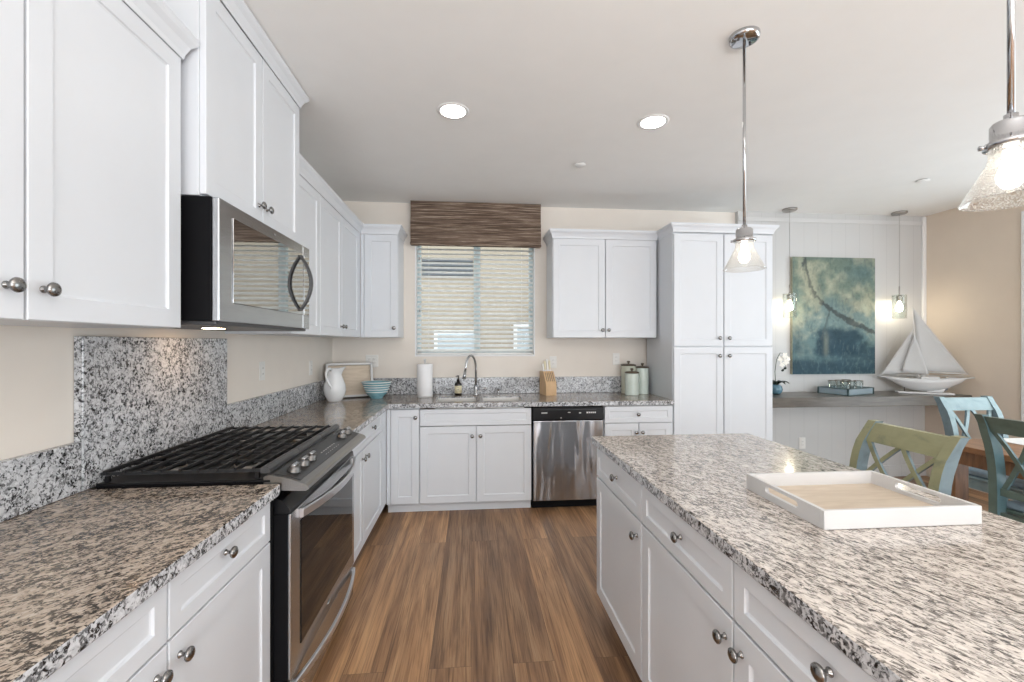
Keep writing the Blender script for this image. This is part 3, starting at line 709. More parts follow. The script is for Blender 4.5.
sd = thing('soap_pump', 'small chrome deck soap pump right of the faucet', 'pump', (0.253, 4.13, CT1))
MB().lathe([(0.016, 0.0005), (0.016, 0.006), (0.009, 0.010), (0.009, 0.045), (0.012, 0.05), (0.012, 0.062), (0, 0.064)], (0, 0, 0), 16).build('stem', 'chrome', sd)
MB().tube([(0, 0, 0.056), (0, -0.03, 0.060), (0, -0.05, 0.052)], 0.0045, 8).build('nozzle', 'chrome', sd)

# ------------------------------------------------------------------ range
RW = 0.836
rg = thing('range', 'slide-in gas range with black cast iron grates and stainless door', 'range', (-0.694, 1.595, 0), RX)
mb = MB(); mb.box(0.002, RW - 0.002, 0.0, 0.555, 0.03, 0.883, 0.003); mb.box(0.02, RW - 0.02, 0.04, 0.5, 0.001, 0.03)
mb.build('body', 'black_plastic', rg)
mb = MB(); mb.box(-0.004 + 0.005, RW - 0.001, 0.006, 0.573, 0.9135, 0.925, 0.004); mb.box(0.003, RW - 0.003, 0.02, 0.57, 0.884, 0.914)
mb.build('cooktop', 'black_enamel', rg)
# bull-nosed control panel across the front
pan = [(0.030, 0.935), (0.012, 0.940), (-0.055, 0.925), (-0.110, 0.905), (-0.120, 0.898), (-0.122, 0.888), (-0.112, 0.881), (-0.04, 0.884), (0.03, 0.885)]
MB().prism_x(pan, 0.002, RW - 0.002).build('control_panel', 'stainless_mid', rg)
def on_panel(y):    # height of the sloping panel face
    return 0.940 + (0.012 - y) * (0.925 - 0.940) / 0.067 if y > -0.055 else 0.925 + (-0.055 - y) * (0.905 - 0.925) / 0.055
ys_ = [-0.092, -0.055, -0.002]
mb = MB(); mb.sweep([[(x, -0.088, on_panel(-0.088) + 0.0005), (x, -0.055, on_panel(-0.055) + 0.0005), (x, 0.006, on_panel(0.006) + 0.0005), (x, 0.006, on_panel(0.006) + 0.003), (x, -0.055, on_panel(-0.055) + 0.003), (x, -0.088, on_panel(-0.088) + 0.003)] for x in (0.018, RW - 0.018)])
mb.build('touch_panel', 'panel_gray', rg)
mb = MB()
for k in range(7): 
    mb.box(0.35 + k * 0.028, 0.362 + k * 0.028, -0.05, -0.047, on_panel(-0.05) + 0.003, on_panel(-0.05) + 0.0042)
    mb.box(0.35 + k * 0.028, 0.358 + k * 0.028, -0.07, -0.068, on_panel(-0.07) + 0.003, on_panel(-0.07) + 0.0042)
mb.build('panel_marks', 'white_plastic', rg)
for x in (0.075, 0.165, 0.245, 0.665, 0.762):
    M = Matrix.Translation((x, -0.042, on_panel(-0.042))) @ Matrix.Rotation(math.radians(14), 4, 'X')
    mb = MB(); mb.lathe([(0.024, 0.002), (0.024, 0.007), (0.021, 0.009), (0.0205, 0.022), (0.018, 0.025), (0, 0.025)], (0, 0, 0), 24, M=M)
    k_ = mb.build('knob', 'stainless_dark', rg)
    MB().box(-0.021, 0.021, -0.007, 0.007, 0.020, 0.034, 0.003, M=M).build('knob_grip', 'stainless', k_)
# door
mb = MB(); mb.box(0.003, RW - 0.003, -0.050, -0.002, 0.215, 0.800, 0.002)
dr = mb.build('oven_door', 'black_plastic', rg)
MB().box(0.003, RW - 0.003, -0.0605, -0.0502, 0.215, 0.800, 0.003).build('door_skin', 'stainless', dr)
MB().box(0.09, RW - 0.05, -0.0640, -0.0585, 0.285, 0.745, 0.004).build('door_window', 'oven_glass', dr)
MB().prism_x([(-0.058, 0.801), (-0.056, 0.815), (-0.03, 0.85), (-0.004, 0.855), (-0.004, 0.801)], 0.006, RW - 0.006).build('door_top', 'black_enamel', dr)
def bowed_bar(x0, x1, y0, bow, z, h, thick, zb=0.0, n=20, pad=0.035):
    secs = []
    for k in range(n + 1):
        t = k / n; x = x0 + (x1 - x0) * t; y = y0 - bow * (1 - (2 * t - 1) ** 2) ; zz = z + zb * (1 - (2 * t - 1) ** 2)
        secs.append([(x, y - thick, zz - h / 2 + 0.004), (x, y - thick, zz + h / 2 - 0.004), (x, y - thick + 0.004, zz + h / 2), (x, y, zz + h / 2), (x, y, zz - h / 2), (x, y - thick + 0.004, zz - h / 2)])
    return secs
mb = MB(); mb.sweep(bowed_bar(0.080, RW - 0.02, -0.062, 0.050, 0.775, 0.034, 0.014), smooth=False)
mb.box(0.081, 0.107, -0.076, -0.058, 0.762, 0.788, 0.003); mb.box(RW - 0.046, RW - 0.021, -0.076, -0.058, 0.762, 0.788, 0.003)
mb.build('door_handle', 'steel_handle', dr)
MB().lathe([(0.0, 0), (0.019, 0.0), (0.019, 0.002), (0.0, 0.0025)], (RW / 2, -0.0605, 0.248), 24, 'Y', M=Matrix.Scale(0.42, 4, (0, 0, 1))).build('maker_badge', 'chrome', dr)
mb = MB(); mb.box(0.003, RW - 0.003, -0.046, -0.002, 0.045, 0.208, 0.002)
dw_ = mb.build('storage_drawer', 'black_enamel', rg)
MB().box(0.003, RW - 0.003, -0.0565, -0.0462, 0.045, 0.208, 0.003).build('drawer_skin', 'stainless', dw_)
mb = MB(); mb.sweep(bowed_bar(0.02, RW - 0.012, -0.057, 0.042, 0.180, 0.030, 0.012)); mb.box(0.021, 0.045, -0.068, -0.054, 0.168, 0.192, 0.003); mb.box(RW - 0.036, RW - 0.013, -0.068, -0.054, 0.168, 0.192, 0.003)
mb.build('drawer_handle', 'steel_handle', dw_)
# burners
for (x, y, r) in ((0.165, 0.165, 0.048), (0.165, 0.42, 0.040), (0.418, 0.29, 0.052), (0.671, 0.165, 0.046), (0.671, 0.42, 0.038)):
    bn = MB().lathe([(r * 1.15, 0), (r * 1.15, 0.004), (r * 0.95, 0.008), (r * 0.9, 0.014), (0, 0.014)], (x, y, 0.9252), 24).build('burner', 'brushed_nickel', rg)
    MB().lathe([(r * 0.8, 0), (r * 0.82, 0.005), (r * 0.6, 0.009), (0, 0.0095)], (x, y, 0.9395), 24).build('burner_cap', 'cast_iron', bn)
# three grates
gw = (RW - 0.02) / 3
for g in range(3):
    x0 = 0.010 + g * gw + 0.002; x1 = x0 + gw - 0.004
    mb = MB()
    def bar_x(y, w=0.0045, top=0.966, xa=x0, xb=x1):
        mb.prism_x([(y - w * .6, 0.952), (y + w * .6, 0.952), (y + w, 0.958), (y + w * .7, top), (y - w * .7, top), (y - w, 0.958)], xa, xb)
    def bar_y(x, ya, yb, w=0.005, top=0.960):
        mb.prism_y([(x - w, 0.950), (x + w, 0.950), (x + w * .6, top), (x - w * .6, top)], ya, yb)
    for k in range(9): bar_x(0.070 + k * 0.0605)
    bar_y(x0 + 0.007, 0.03, 0.566); bar_y(x1 - 0.007, 0.03, 0.566); bar_y((x0 + x1) / 2, 0.03, 0.566, 0.005)
    for x in (x0 + 0.012, x1 - 0.012):
        for y in (0.06, 0.55): mb.box(x - 0.006, x + 0.006, y - 0.006, y + 0.006, 0.9252, 0.946)
    gr = mb.build('grate', 'cast_iron', rg)
    # broad rounded front rail of each grate
    sec = [(0.014, 0.944), (0.014, 0.958), (0.020, 0.966), (0.030, 0.969), (0.040, 0.966), (0.045, 0.958), (0.045, 0.944)]
    MB().prism_x(sec, x0, x1).build('grate_rail', 'iron_gray', gr)

# ------------------------------------------------------------------ microwave over the range
MW = 0.848
mwv = thing('microwave', 'stainless over-range microwave hung under the raised cabinet', 'microwave', (-0.900, 1.603, 0), RX)
MB().box(0.0, MW, 0.0, 0.40, 1.480, 1.912, 0.003).build('case', 'black_plastic', mwv)
M0, M1 = 1.478, 1.910
dsplit = MW * 0.895
md_ = MB().box(0.0, dsplit - 0.001, -0.026, -0.001, M0, M1, 0.004).build('door', 'stainless', mwv)
MB().box(0.085, dsplit - 0.004, -0.0295, -0.0262, 1.548, 1.862, 0.002).build('door_window', 'microwave_glass', md_)
cp = MB().box(dsplit + 0.001, MW, -0.026, -0.001, M0, M1, 0.004).build('control_panel', 'stainless', mwv)
MB().box(dsplit + 0.004, MW - 0.012, -0.0295, -0.0262, 1.548, 1.862, 0.002).build('keypad', 'microwave_glass', cp)
secs = []
for k in range(17):
    t = k / 16; z = 1.572 + 0.27 * t; s_ = 1 - (2 * t - 1) ** 2
    y = -0.034 - 0.050 * s_; hw = 0.012 + 0.003 * s_; x = dsplit - 0.045
    secs.append([(x - hw, y + 0.006, z), (x - hw * .5, y - 0.006, z), (x + hw * .5, y - 0.006, z), (x + hw, y + 0.006, z), (x + hw * .5, y + 0.010, z), (x - hw * .5, y + 0.010, z)])
mb = MB(); mb.sweep(secs, smooth=True)
mb.box(dsplit - 0.056, dsplit - 0.034, -0.040, -0.0292, 1.566, 1.584, 0.003); mb.box(dsplit - 0.056, dsplit - 0.034, -0.040, -0.0292, 1.832, 1.850, 0.003)
smooth_all(mb.build('door_handle', 'iron_gray', md_))
mb = MB(); mb.box(0.01, MW - 0.01, -0.01, 0.395, 1.4655, 1.480, 0.003); mb.build('vent_base', 'iron_gray', mwv)
for x in (0.36,):
    MB().box(x, x + 0.08, 0.19, 0.24, 1.4635, 1.4660, 0.001).build('cooktop_lamp', 'hood_glow', mwv)
MB().lathe([(0, 0), (0.010, 0), (0.010, 0.001), (0, 0.0012)], (0.43, -0.0262, 1.885), 16, 'Y', M=Matrix.Scale(0.4, 4, (0, 0, 1))).build('maker_badge', 'chrome', md_)

# ------------------------------------------------------------------ dishwasher
dwt = thing('dishwasher', 'stainless dishwasher with black control strip under back counter', 'dishwasher', (0.5035, 3.632, 0))
WD = 0.614
MB().box(0.004, WD - 0.004, 0.0, 0.57, 0.08, 0.866).build('tub', 'black_plastic', dwt)
MB().box(0.010, WD - 0.010, 0.045, 0.5, 0.001, 0.08).build('kick_plate', 'black_plastic', dwt)
MB().box(0.008, WD - 0.008, -0.030, -0.001, 0.082, 0.752, 0.006, 3).build('door_panel', 'stainless_door', dwt)
cpn = MB().box(0.004, WD - 0.004, -0.034, -0.001, 0.757, 0.862, 0.006, 3).build('control_strip', 'black_enamel', dwt)
mb = MB(); mb.box(0.075, 0.125, -0.0352, -0.0342, 0.815, 0.822)
for k in range(5): mb.box(0.46 + k * 0.017, 0.471 + k * 0.017, -0.0352, -0.0342, 0.812, 0.824)
mb.box(0.30, 0.322, -0.0352, -0.0342, 0.818, 0.823); mb.box(0.395, 0.413, -0.0352, -0.0342, 0.812, 0.819)
mb.build('control_marks', 'white_plastic', cpn)
MB().box(0.07, WD - 0.07, -0.0348, -0.0338, 0.842, 0.846).build('vent_line', 'iron_gray', cpn)
MB().lathe([(0, 0), (0.007, 0), (0.007, 0.002), (0, 0.002)], (0.242, -0.0342, 0.775), 14, 'Y').build('start_button', 'brushed_nickel', cpn)

# ------------------------------------------------------------------ outlets
def outlet(loc, rot, label, gangs=1, switch=False):
    t = thing('wall_outlet' if not switch else 'light_switch', label, 'outlet' if not switch else 'switch', loc, rot)
    w = 0.035 + 0.023 * (gangs - 1)
    MB().box(-w, w, -0.006, -0.0005, -0.058, 0.058, 0.003).build('cover_plate', 'white_plastic', t)
    for g in range(gangs):
        x = (g - (gangs - 1) / 2) * 0.046
        f = MB().box(x - 0.016, x + 0.016, -0.0085, -0.0058, -0.034, 0.034, 0.002).build('insert', 'white_plastic', t)
        if not switch:
            mb = MB()
            for zc in (-0.018, 0.018):
                mb.box(x - 0.007, x - 0.005, -0.0092, -0.0086, zc - 0.004, zc + 0.004); mb.box(x + 0.005, x + 0.007, -0.0092, -0.0086, zc - 0.004, zc + 0.004)
            mb.build('slots', 'slot_dark', f)
outlet((XL, 2.855, 1.228), RX, 'white outlet plate on left wall just beyond the microwave')
outlet((XL, 3.68, 1.200), RX, 'white outlet plate on left wall near the pitcher')
outlet((-0.943, YB, 1.232), 0, 'white double outlet plate on back wall above the striped bowls', 2)
outlet((0.800, YB, 1.215), 0, 'white outlet plate on back wall behind the knife block')
outlet((1.438, YB, 1.243), 0, 'white outlet plate on back wall left of the canisters')
outlet((3.39, YW, 0.372), 0, 'white outlet plate low on the board wall under the wood ledge')

# ------------------------------------------------------------------ things on the back counter
# nested bowls
def bowl_profile(r):
    return [(0.050, 0), (0.054, 0.003), (0.055, 0.012), (0.064, 0.020), (r * .88, 0.038), (r, 0.056), (r + 0.003, 0.060), (r - 0.003, 0.0605), (r * .85, 0.041), (0.058, 0.023), (0.0, 0.020)]
names = ['lowest of the nested blue striped bowls beside white pitcher', 'second blue bowl from bottom of the nested stack', 'middle blue bowl of the nested stack by the pitcher', 'second blue bowl from top of the nested stack', 'topmost pale-rimmed blue bowl of the nested stack']
for k in range(5):
    t = thing('mixing_bowl', names[k], 'bowl', (-0.840, 3.965, CT1 + 0.001 + k * 0.0210), 0, 'nested blue bowls')
    r = 0.094 + 0.0085 * k
    MB().lathe(bowl_profile(r), (0, 0, 0), 40, caps=False).build('bowl_wall', 'bowl_blue', t)
    MB().lathe([(r + 0.0012, 0.0555), (r + 0.0050, 0.0585), (r + 0.0042, 0.0635), (r - 0.002, 0.0640), (r - 0.003, 0.060)], (0, 0, 0), 40, caps=False).build('rim_band', 'bowl_rim', t)
# pitcher
pt_ = thing('pitcher', 'white ceramic pitcher with curved handle in the back corner', 'pitcher', (-1.150, 3.80, CT1 + 0.0005), math.radians(30))
prof = [(0.0, 0.0), (0.052, 0.0), (0.056, 0.006), (0.060, 0.012), (0.082, 0.055), (0.090, 0.095), (0.085, 0.140), (0.066, 0.190), (0.055, 0.222), (0.055, 0.245), (0.062, 0.272), (0.064, 0.276), (0.060, 0.276), (0.051, 0.245), (0.050, 0.22), (0.078, 0.14), (0.082, 0.095), (0.05, 0.02), (0, 0.018)]
mb = MB(); mb.lathe(prof, (0, 0, 0), 36, caps=False)
for v in mb.bm.verts:         # pull the lip out into a spout towards +x
    if v.co.z > 0.225 and v.co.x > 0:
        f = (v.co.z - 0.225) / 0.05 * max(0, math.cos(math.atan2(v.co.y, v.co.x))) ** 4
        v.co.x += 0.028 * f; v.co.z += 0.012 * f
mb.build('jug', 'porcelain', pt_)
MB().tube([(-0.040, -0.035, 0.262), (-0.052, -0.055, 0.280), (-0.075, -0.070, 0.272), (-0.088, -0.080, 0.235), (-0.080, -0.076, 0.190), (-0.062, -0.068, 0.155), (-0.045, -0.074, 0.125), (-0.050, -0.078, 0.112)], [0.009, 0.010, 0.0095, 0.009, 0.0085, 0.0085, 0.008, 0.005], 12).build('handle', 'porcelain', pt_)
# tray leaning in the corner
lt = thing('serving_tray', 'white-rimmed wooden tray leaning upright in corner behind pitcher', 'tray', (-1.072, 4.000, CT1 + 0.010), 0)
lt.rotation_euler = (math.radians(-9), 0, math.radians(26))
tw, th, td = 0.40, 0.305, 0.045
MB().box(-tw / 2 + 0.0185, tw / 2 - 0.0185, td - 0.010, td - 0.002, 0.0185, th - 0.0185).build('tray_base', 'light_wood', lt)
mb = MB()
mb.box(-tw / 2, -tw / 2 + 0.018, 0, td, 0, th, 0.002); mb.box(tw / 2 - 0.018, tw / 2, 0, td, 0, th, 0.002); mb.box(-tw / 2, tw / 2, 0, td, 0, 0.018, 0.002); mb.box(-tw / 2, tw / 2, 0, td, th - 0.018, th, 0.002)
mb.build('tray_rim', 'tray_white', lt)
# paper towels
tp = thing('paper_towel_holder', 'white paper towel roll upright on back counter', 'paper towels', (-0.425, 4.035, CT1))
MB().lathe([(0.072, 0.0005), (0.072, 0.008), (0.068, 0.011), (0, 0.011)], (0, 0, 0), 32).build('base', 'tray_white', tp)
MB().lathe([(0.02, 0.012), (0.067, 0.012), (0.069, 0.015), (0.069, 0.297), (0.067, 0.300), (0.02, 0.300), (0.02, 0.012)], (0, 0, 0), 36, caps=False).build('towel_roll', 'paper', tp)
MB().lathe([(0.007, 0.012), (0.007, 0.325), (0.012, 0.330), (0.013, 0.338), (0.008, 0.346), (0, 0.347)], (0, 0, 0), 16).build('post', 'tray_white', tp)
# soap bottle
sb = thing('soap_bottle', 'dark pump bottle with cream label beside the faucet', 'bottle', (-0.126, 4.115, CT1))
MB().lathe([(0, 0.0005), (0.030, 0.0005), (0.033, 0.004), (0.033, 0.105), (0.030, 0.116), (0.014, 0.126), (0.012, 0.135), (0, 0.135)], (0, 0, 0), 24).build('bottle_body', 'amber_bottle', sb)
lb = MB().lathe([(0.0332, 0.022), (0.0336, 0.022), (0.0336, 0.092), (0.0332, 0.092)], (0, 0, 0), 28, caps=False).build('label', 'cream_label', sb)
mb = MB()
for k, wd in enumerate((0.014, 0.020, 0.012)): mb.box(-wd / 2, wd / 2, -0.0345, -0.0337, 0.072 - k * 0.014, 0.076 - k * 0.014)
mb.build('label_print', 'ink', lb)
pm = MB().lathe([(0.0135, 0.133), (0.0135, 0.150), (0.005, 0.153), (0.0045, 0.175), (0.009, 0.178), (0.009, 0.186), (0, 0.187)], (0, 0, 0), 16).build('pump', 'black_plastic', sb)
MB().tube([(0, 0, 0.182), (-0.012, -0.016, 0.183), (-0.020, -0.028, 0.176)], 0.004, 8).build('nozzle', 'black_plastic', pm)
# knife block
kb = thing('knife_block', 'slanted wooden knife block right of the sink', 'knife block', (0.722, 4.095, CT1), math.radians(12))
kpoly = [(-0.085, 0.001), (0.085, 0.001), (0.085, 0.222), (-0.010, 0.222), (-0.075, 0.125), (-0.085, 0.09)]
mb = MB(); mb.prism_x([(y, z) for y, z in kpoly], -0.052, 0.052); mb.build('block', 'block_wood', kb)
mb = MB()
for k in range(5):
    x = -0.036 + k * 0.018
    d = Vector((0, -0.065, -0.097)).normalized()
    mb.sweep([[(x - 0.0025, -0.073 + 0.065 * t * .9 - 0.0022, 0.128 + 0.097 * t * .9), (x + 0.0025, -0.073 + 0.065 * t * .9 - 0.0022, 0.128 + 0.097 * t * .9), (x + 0.0025, -0.073 + 0.065 * t * .9 + 0.003, 0.128 + 0.097 * t * .9 - 0.002), (x - 0.0025, -0.073 + 0.065 * t * .9 + 0.003, 0.128 + 0.097 * t * .9 - 0.002)] for t in (0.05, 0.95)])
mb.build('slots', 'slot_dark', kb)
kn0 = thing('kitchen_knife', 'pale handled knife at left of the knife block', 'knife', (0, 0, 0), 0, 'knives in the wood block')
def knife(i, x, y, h, label, r=0.009):
    t = kn0 if i == 0 else thing('kitchen_knife', label, 'knife', (0, 0, 0), 0, 'knives in the wood block')
    t.location = (0.722 + x * 0.978 - y * 0.208, 4.095 + x * 0.208 + y * 0.978, CT1 + 0.2225); t.rotation_euler = (math.radians(-10), 0, math.radians(12)); t['label'] = label
    mb = MB(); mb.sweep([[(-r * w_, -0.006, z), (r * w_, -0.006, z), (r * w_ * 1.0, 0.006, z), (-r * w_, 0.006, z)] for z, w_ in ((0.012, 0.8), (0.03, 1.0), (h * .6, .85), (h - 0.008, 1.1), (h, 0.7))], smooth=False)
    mb.build('handle', 'cream_label' if i % 2 else 'white_plastic', t)
    MB().box(-r * .8, r * .8, -0.005, 0.005, 0.0, 0.012).build('bolster', 'steel_handle', t)
knife(0, -0.034, 0.030, 0.070, 'short pale knife handle at left of the knife block', 0.007)
knife(1, -0.012, 0.040, 0.095, 'second knife handle from left in the wooden block', 0.008)
knife(2, 0.012, 0.036, 0.115, 'tallest pale knife handle in the wooden block', 0.009)
knife(3, 0.036, 0.042, 0.100, 'rightmost knife handle in the wooden block', 0.008)
# canisters
def canister(loc, r, h, label, glaze):
    t = thing('canister', label, 'canister', loc, 0, 'ribbed canisters by the pantry')
    mb = MB(); prof = [(0, 0.0005), (r - 0.004, 0.0005), (r, 0.005)]
    n = int(h / 0.012)
    for k in range(n): 
        z = 0.006 + (h - 0.012) * k / n; prof += [(r - 0.0012, z), (r, z + (h - 0.012) / n * .5)]
    prof += [(r, h - 0.005), (r - 0.004, h), (0, h)]
    mb.lathe(prof, (0, 0, 0), 32); mb.build('jar', glaze, t)
    ld = MB().lathe([(r - 0.002, 0), (r + 0.0025, 0.002), (r + 0.0025, 0.010), (r * .7, 0.017), (0.012, 0.019), (0.008, 0.022), (0.008, 0.028), (0.015, 0.033), (0.016, 0.042), (0.010, 0.047), (0, 0.047)], (0, 0, h + 0.0005), 32).build('lid', 'patina_metal', t)
canister((1.530, 4.150, CT1), 0.070, 0.268, 'tallest ribbed sage canister standing at back of the trio', 'glaze_sage')
canister((1.510, 4.005, CT1), 0.064, 0.205, 'shortest ribbed mint canister in front of the trio', 'glaze_mint')
canister((1.645, 4.085, CT1), 0.058, 0.250, 'slim ribbed mint canister nearest the pantry side', 'glaze_mint')

# ------------------------------------------------------------------ white tray on the island
t = thing('serving_tray', 'large white rectangular tray with handle slots on the island', 'tray', (1.146, 1.222, CT1 + 0.001), math.radians(-0.6))
tx, ty, tz, tt = 0.227, 0.165, 0.050, 0.012
MB().box(-tx + tt, tx - tt, -ty + tt, ty - tt, 0.001, 0.009).build('tray_base', 'light_wood', t)
mb = MB()
mb.box(-tx, tx, -ty, -ty + tt, 0, tz, 0.0015); mb.box(-tx, tx, ty - tt, ty, 0, tz, 0.0015)
def slotted_end(mb, x0, x1):
    # end wall with a rounded slot cut through it: outline strip around the slot
    sl, sh_ = 0.060, 0.010; zc = 0.030; y0, y1 = -ty + tt, ty - tt
    K = 10; hole = []
    for k in range(K + 1): 
        a = -PI / 2 + PI * k / K; hole.append((sl + sh_ * math.cos(a), zc + sh_ * math.sin(a)))
    for k in range(K + 1):
        a = PI / 2 + PI * k / K; hole.append((-sl + sh_ * math.cos(a), zc + sh_ * math.sin(a)))
    def outer(p):
        y, z = p
        if abs(y) <= sl + 1e-6: return (y, tz if z > zc else 0.0)
        return None
    t_ = bmesh.new(); n = len(hole); H0 = [t_.verts.new((x0, y, z)) for y, z in hole]; H1 = [t_.verts.new((x1, y, z)) for y, z in hole]
    out = []
    for (y, z) in hole:
        s = 1 if y > 0 else -1; yy = y1 if s > 0 else y0
        u = (z - zc) / sh_
        if abs(u) > 0.98: out.append((sl * s * 1.0, tz if u > 0 else 0.0))
        elif abs(u) > 0.5: out.append((yy, tz if u > 0 else 0.0))
        else: out.append((yy, (zc + u * 2 * (tz - zc)) if u > 0 else (zc + u * 2 * zc)))
    O0 = [t_.verts.new((x0, y, z)) for y, z in out]; O1 = [t_.verts.new((x1, y, z)) for y, z in out]
    for k in range(n):
        k2 = (k + 1) % n
        for quad in ((H0[k], H0[k2], O0[k2], O0[k]), (H1[k], O1[k], O1[k2], H1[k2]), (H0[k], H1[k], H1[k2], H0[k2]), (O0[k], O0[k2], O1[k2], O1[k])):
            try: t_.faces.new(quad)
            except ValueError: pass
    bmesh.ops.remove_doubles(t_, verts=t_.verts, dist=1e-6)
    bmesh.ops.recalc_face_normals(t_, faces=t_.faces); mb._add(t_)
slotted_end(mb, -tx, -tx + tt); slotted_end(mb, tx - tt, tx)
mb.build('tray_wall', 'tray_white', t)

# ------------------------------------------------------------------ ceiling fittings
def recessed(loc, label):
    t = thing('recessed_light', label, 'ceiling light', loc)
    MB().lathe([(0.072, -0.004), (0.088, -0.005), (0.094, -0.001), (0.094, -0.0005), (0.072, -0.0005), (0.072, -0.004)], (0, 0, 0), 40, caps=False).build('trim_ring', 'trim_white', t)
    MB().lathe([(0.0, -0.0030), (0.071, -0.0030), (0.071, -0.0015), (0.0, -0.0015)], (0, 0, 0), 40).build('lens', 'can_glow', t)
recessed((-0.107, 2.540, ZC), 'round recessed ceiling light above the aisle, left one')
recessed((1.095, 2.555, ZC), 'round recessed ceiling light near the chrome pendant, right one')
def cap(loc, label, r):
    t = thing('sprinkler_cap', label, 'sprinkler cap', loc)
    MB().lathe([(0, -0.012), (r * .9, -0.012), (r, -0.009), (r, -0.006), (0, -0.006)], (0, 0, 0), 28).build('cover', 'ceiling_white', t)
    MB().lathe([(r * .75, -0.006), (r * .75, -0.0005)], (0, 0, 0), 20).build('collar', 'slot_dark', t)
cap((0.808, 3.205, ZC), 'small flat sprinkler cap on ceiling before the back cabinets', 0.042)
cap((3.695, 3.259, ZC), 'small flat sprinkler cap on ceiling over the dining area', 0.045)

def big_pendant(loc, label):
    t = thing('pendant_light', label, 'pendant', loc, 0, 'chrome pendants over the island')
    c = MB().lathe([(0, -0.024), (0.050, -0.024), (0.060, -0.018), (0.062, -0.008), (0.062, -0.0005), (0, -0.0005)], (0, 0, 0), 36).build('canopy', 'chrome', t)
    for x, y in ((0.035, 0.012), (-0.035, -0.012)):
        MB().lathe([(0, -0.031), (0.005, -0.030), (0.006, -0.0245), (0, -0.0245)], (x, y, 0), 10).build('screw', 'iron_gray', c)
    MB().tube([(0, 0, -0.022), (0, 0, -0.825)], 0.0065, 12).build('rod', 'chrome', t)
    hz = -1.0      # shade rim
    s_ = MB().lathe([(0.012, 0.200), (0.012, 0.190), (0.030, 0.184), (0.034, 0.178), (0.034, 0.140), (0.045, 0.138), (0.045, 0.128), (0.034, 0.126), (0.0, 0.126)], (0, 0, -1.026), 32).build('socket_cap', 'chrome', t)
    for k in range(3):
        a = 2 * PI * k / 3 + 0.5
        MB().tube([(0.040 * math.cos(a), 0.040 * math.sin(a), -0.893), (0.053 * math.cos(a), 0.053 * math.sin(a), -0.893)], [0.004, 0.0060], 10).build('thumb_screw', 'chrome', s_)
    gp = [(0.036, -0.884), (0.036, -0.922), (0.040, -0.934), (0.081, -1.014), (0.0845, -1.019), (0.0825, -1.020), (0.078, -1.013), (0.038, -0.934), (0.0335, -0.922), (0.0335, -0.884)]
    MB().lathe(gp, (0, 0, 0), 48, caps=False).build('glass_shade', 'seeded_glass', t)
    b_ = MB().lathe([(0, -0.994), (0.013, -0.990), (0.022, -0.977), (0.0245, -0.963), (0.021, -0.948), (0.014, -0.932), (0.013, -0.920), (0.013, -0.905), (0, -0.905)], (0, 0, 0), 24).build('bulb', 'bulb_soft', t)
    return t
p1 = big_pendant((1.185, 1.802, ZC), 'far chrome pendant with seeded glass cone above island')
dup(p1, (1.210, 0.875, ZC), None, 'near chrome pendant with seeded glass cone cut by right frame edge')
def small_pendant(loc, label):
    t = thing('mini_pendant', label, 'pendant', loc, 0, 'mini pendants over the ledge')
    MB().lathe([(0, -0.022), (0.058, -0.022), (0.066, -0.014), (0.066, -0.0005), (0, -0.0005)], (0, 0, 0), 28).build('canopy', 'brushed_nickel', t)
    MB().tube([(0, 0, -0.020), (0, 0, -0.80)], 0.0022, 8).build('cord', 'cord_gray', t)
    MB().tube([(0, 0, -0.76), (0, 0, -0.86)], 0.006, 10).build('stem', 'brushed_nickel', t)
    cp_ = MB().lathe([(0.010, -0.845), (0.020, -0.852), (0.024, -0.862), (0.024, -0.915), (0, -0.915)], (0, 0, 0), 20)
    for a in (0, 2 * PI / 3, 4 * PI / 3): cp_.tube([(0.012 * math.cos(a), 0.012 * math.sin(a), -0.850), (0.055 * math.cos(a), 0.055 * math.sin(a), -0.852)], 0.003, 8)
    cp_.build('socket', 'brushed_nickel', t)
    MB().lathe([(0.060, -0.846), (0.060, -1.090), (0.0, -1.092), (0.0, -1.089), (0.0575, -1.087), (0.0575, -0.846), (0.060, -0.846)], (0, 0, 0), 32, caps=False).build('glass_shade', 'clear_glass', t)
    MB().lathe([(0, -1.020), (0.020, -1.012), (0.030, -0.990), (0.028, -0.965), (0.016, -0.940), (0.013, -0.916), (0, -0.916)], (0, 0, 0), 20).build('bulb', 'bulb_warm', t)
    return t
s1 = small_pendant((3.165, 4.085, ZC), 'mini glass cylinder pendant hanging before left edge of painting')
dup(s1, (4.365, 4.085, ZC), None, 'mini glass cylinder pendant hanging between painting and sailboat mast')

# ------------------------------------------------------------------ ledge and what stands on it
LZ = 0.900
lg = thing('wall_ledge', 'thick grey-brown wood ledge running along the white board wall', 'ledge', (0, 0, 0))
MB().box(2.66, XR - 0.001, 3.760, YW - 0.001, 0.808, LZ, 0.004).build('ledge_top', 'ledge_wood', lg)
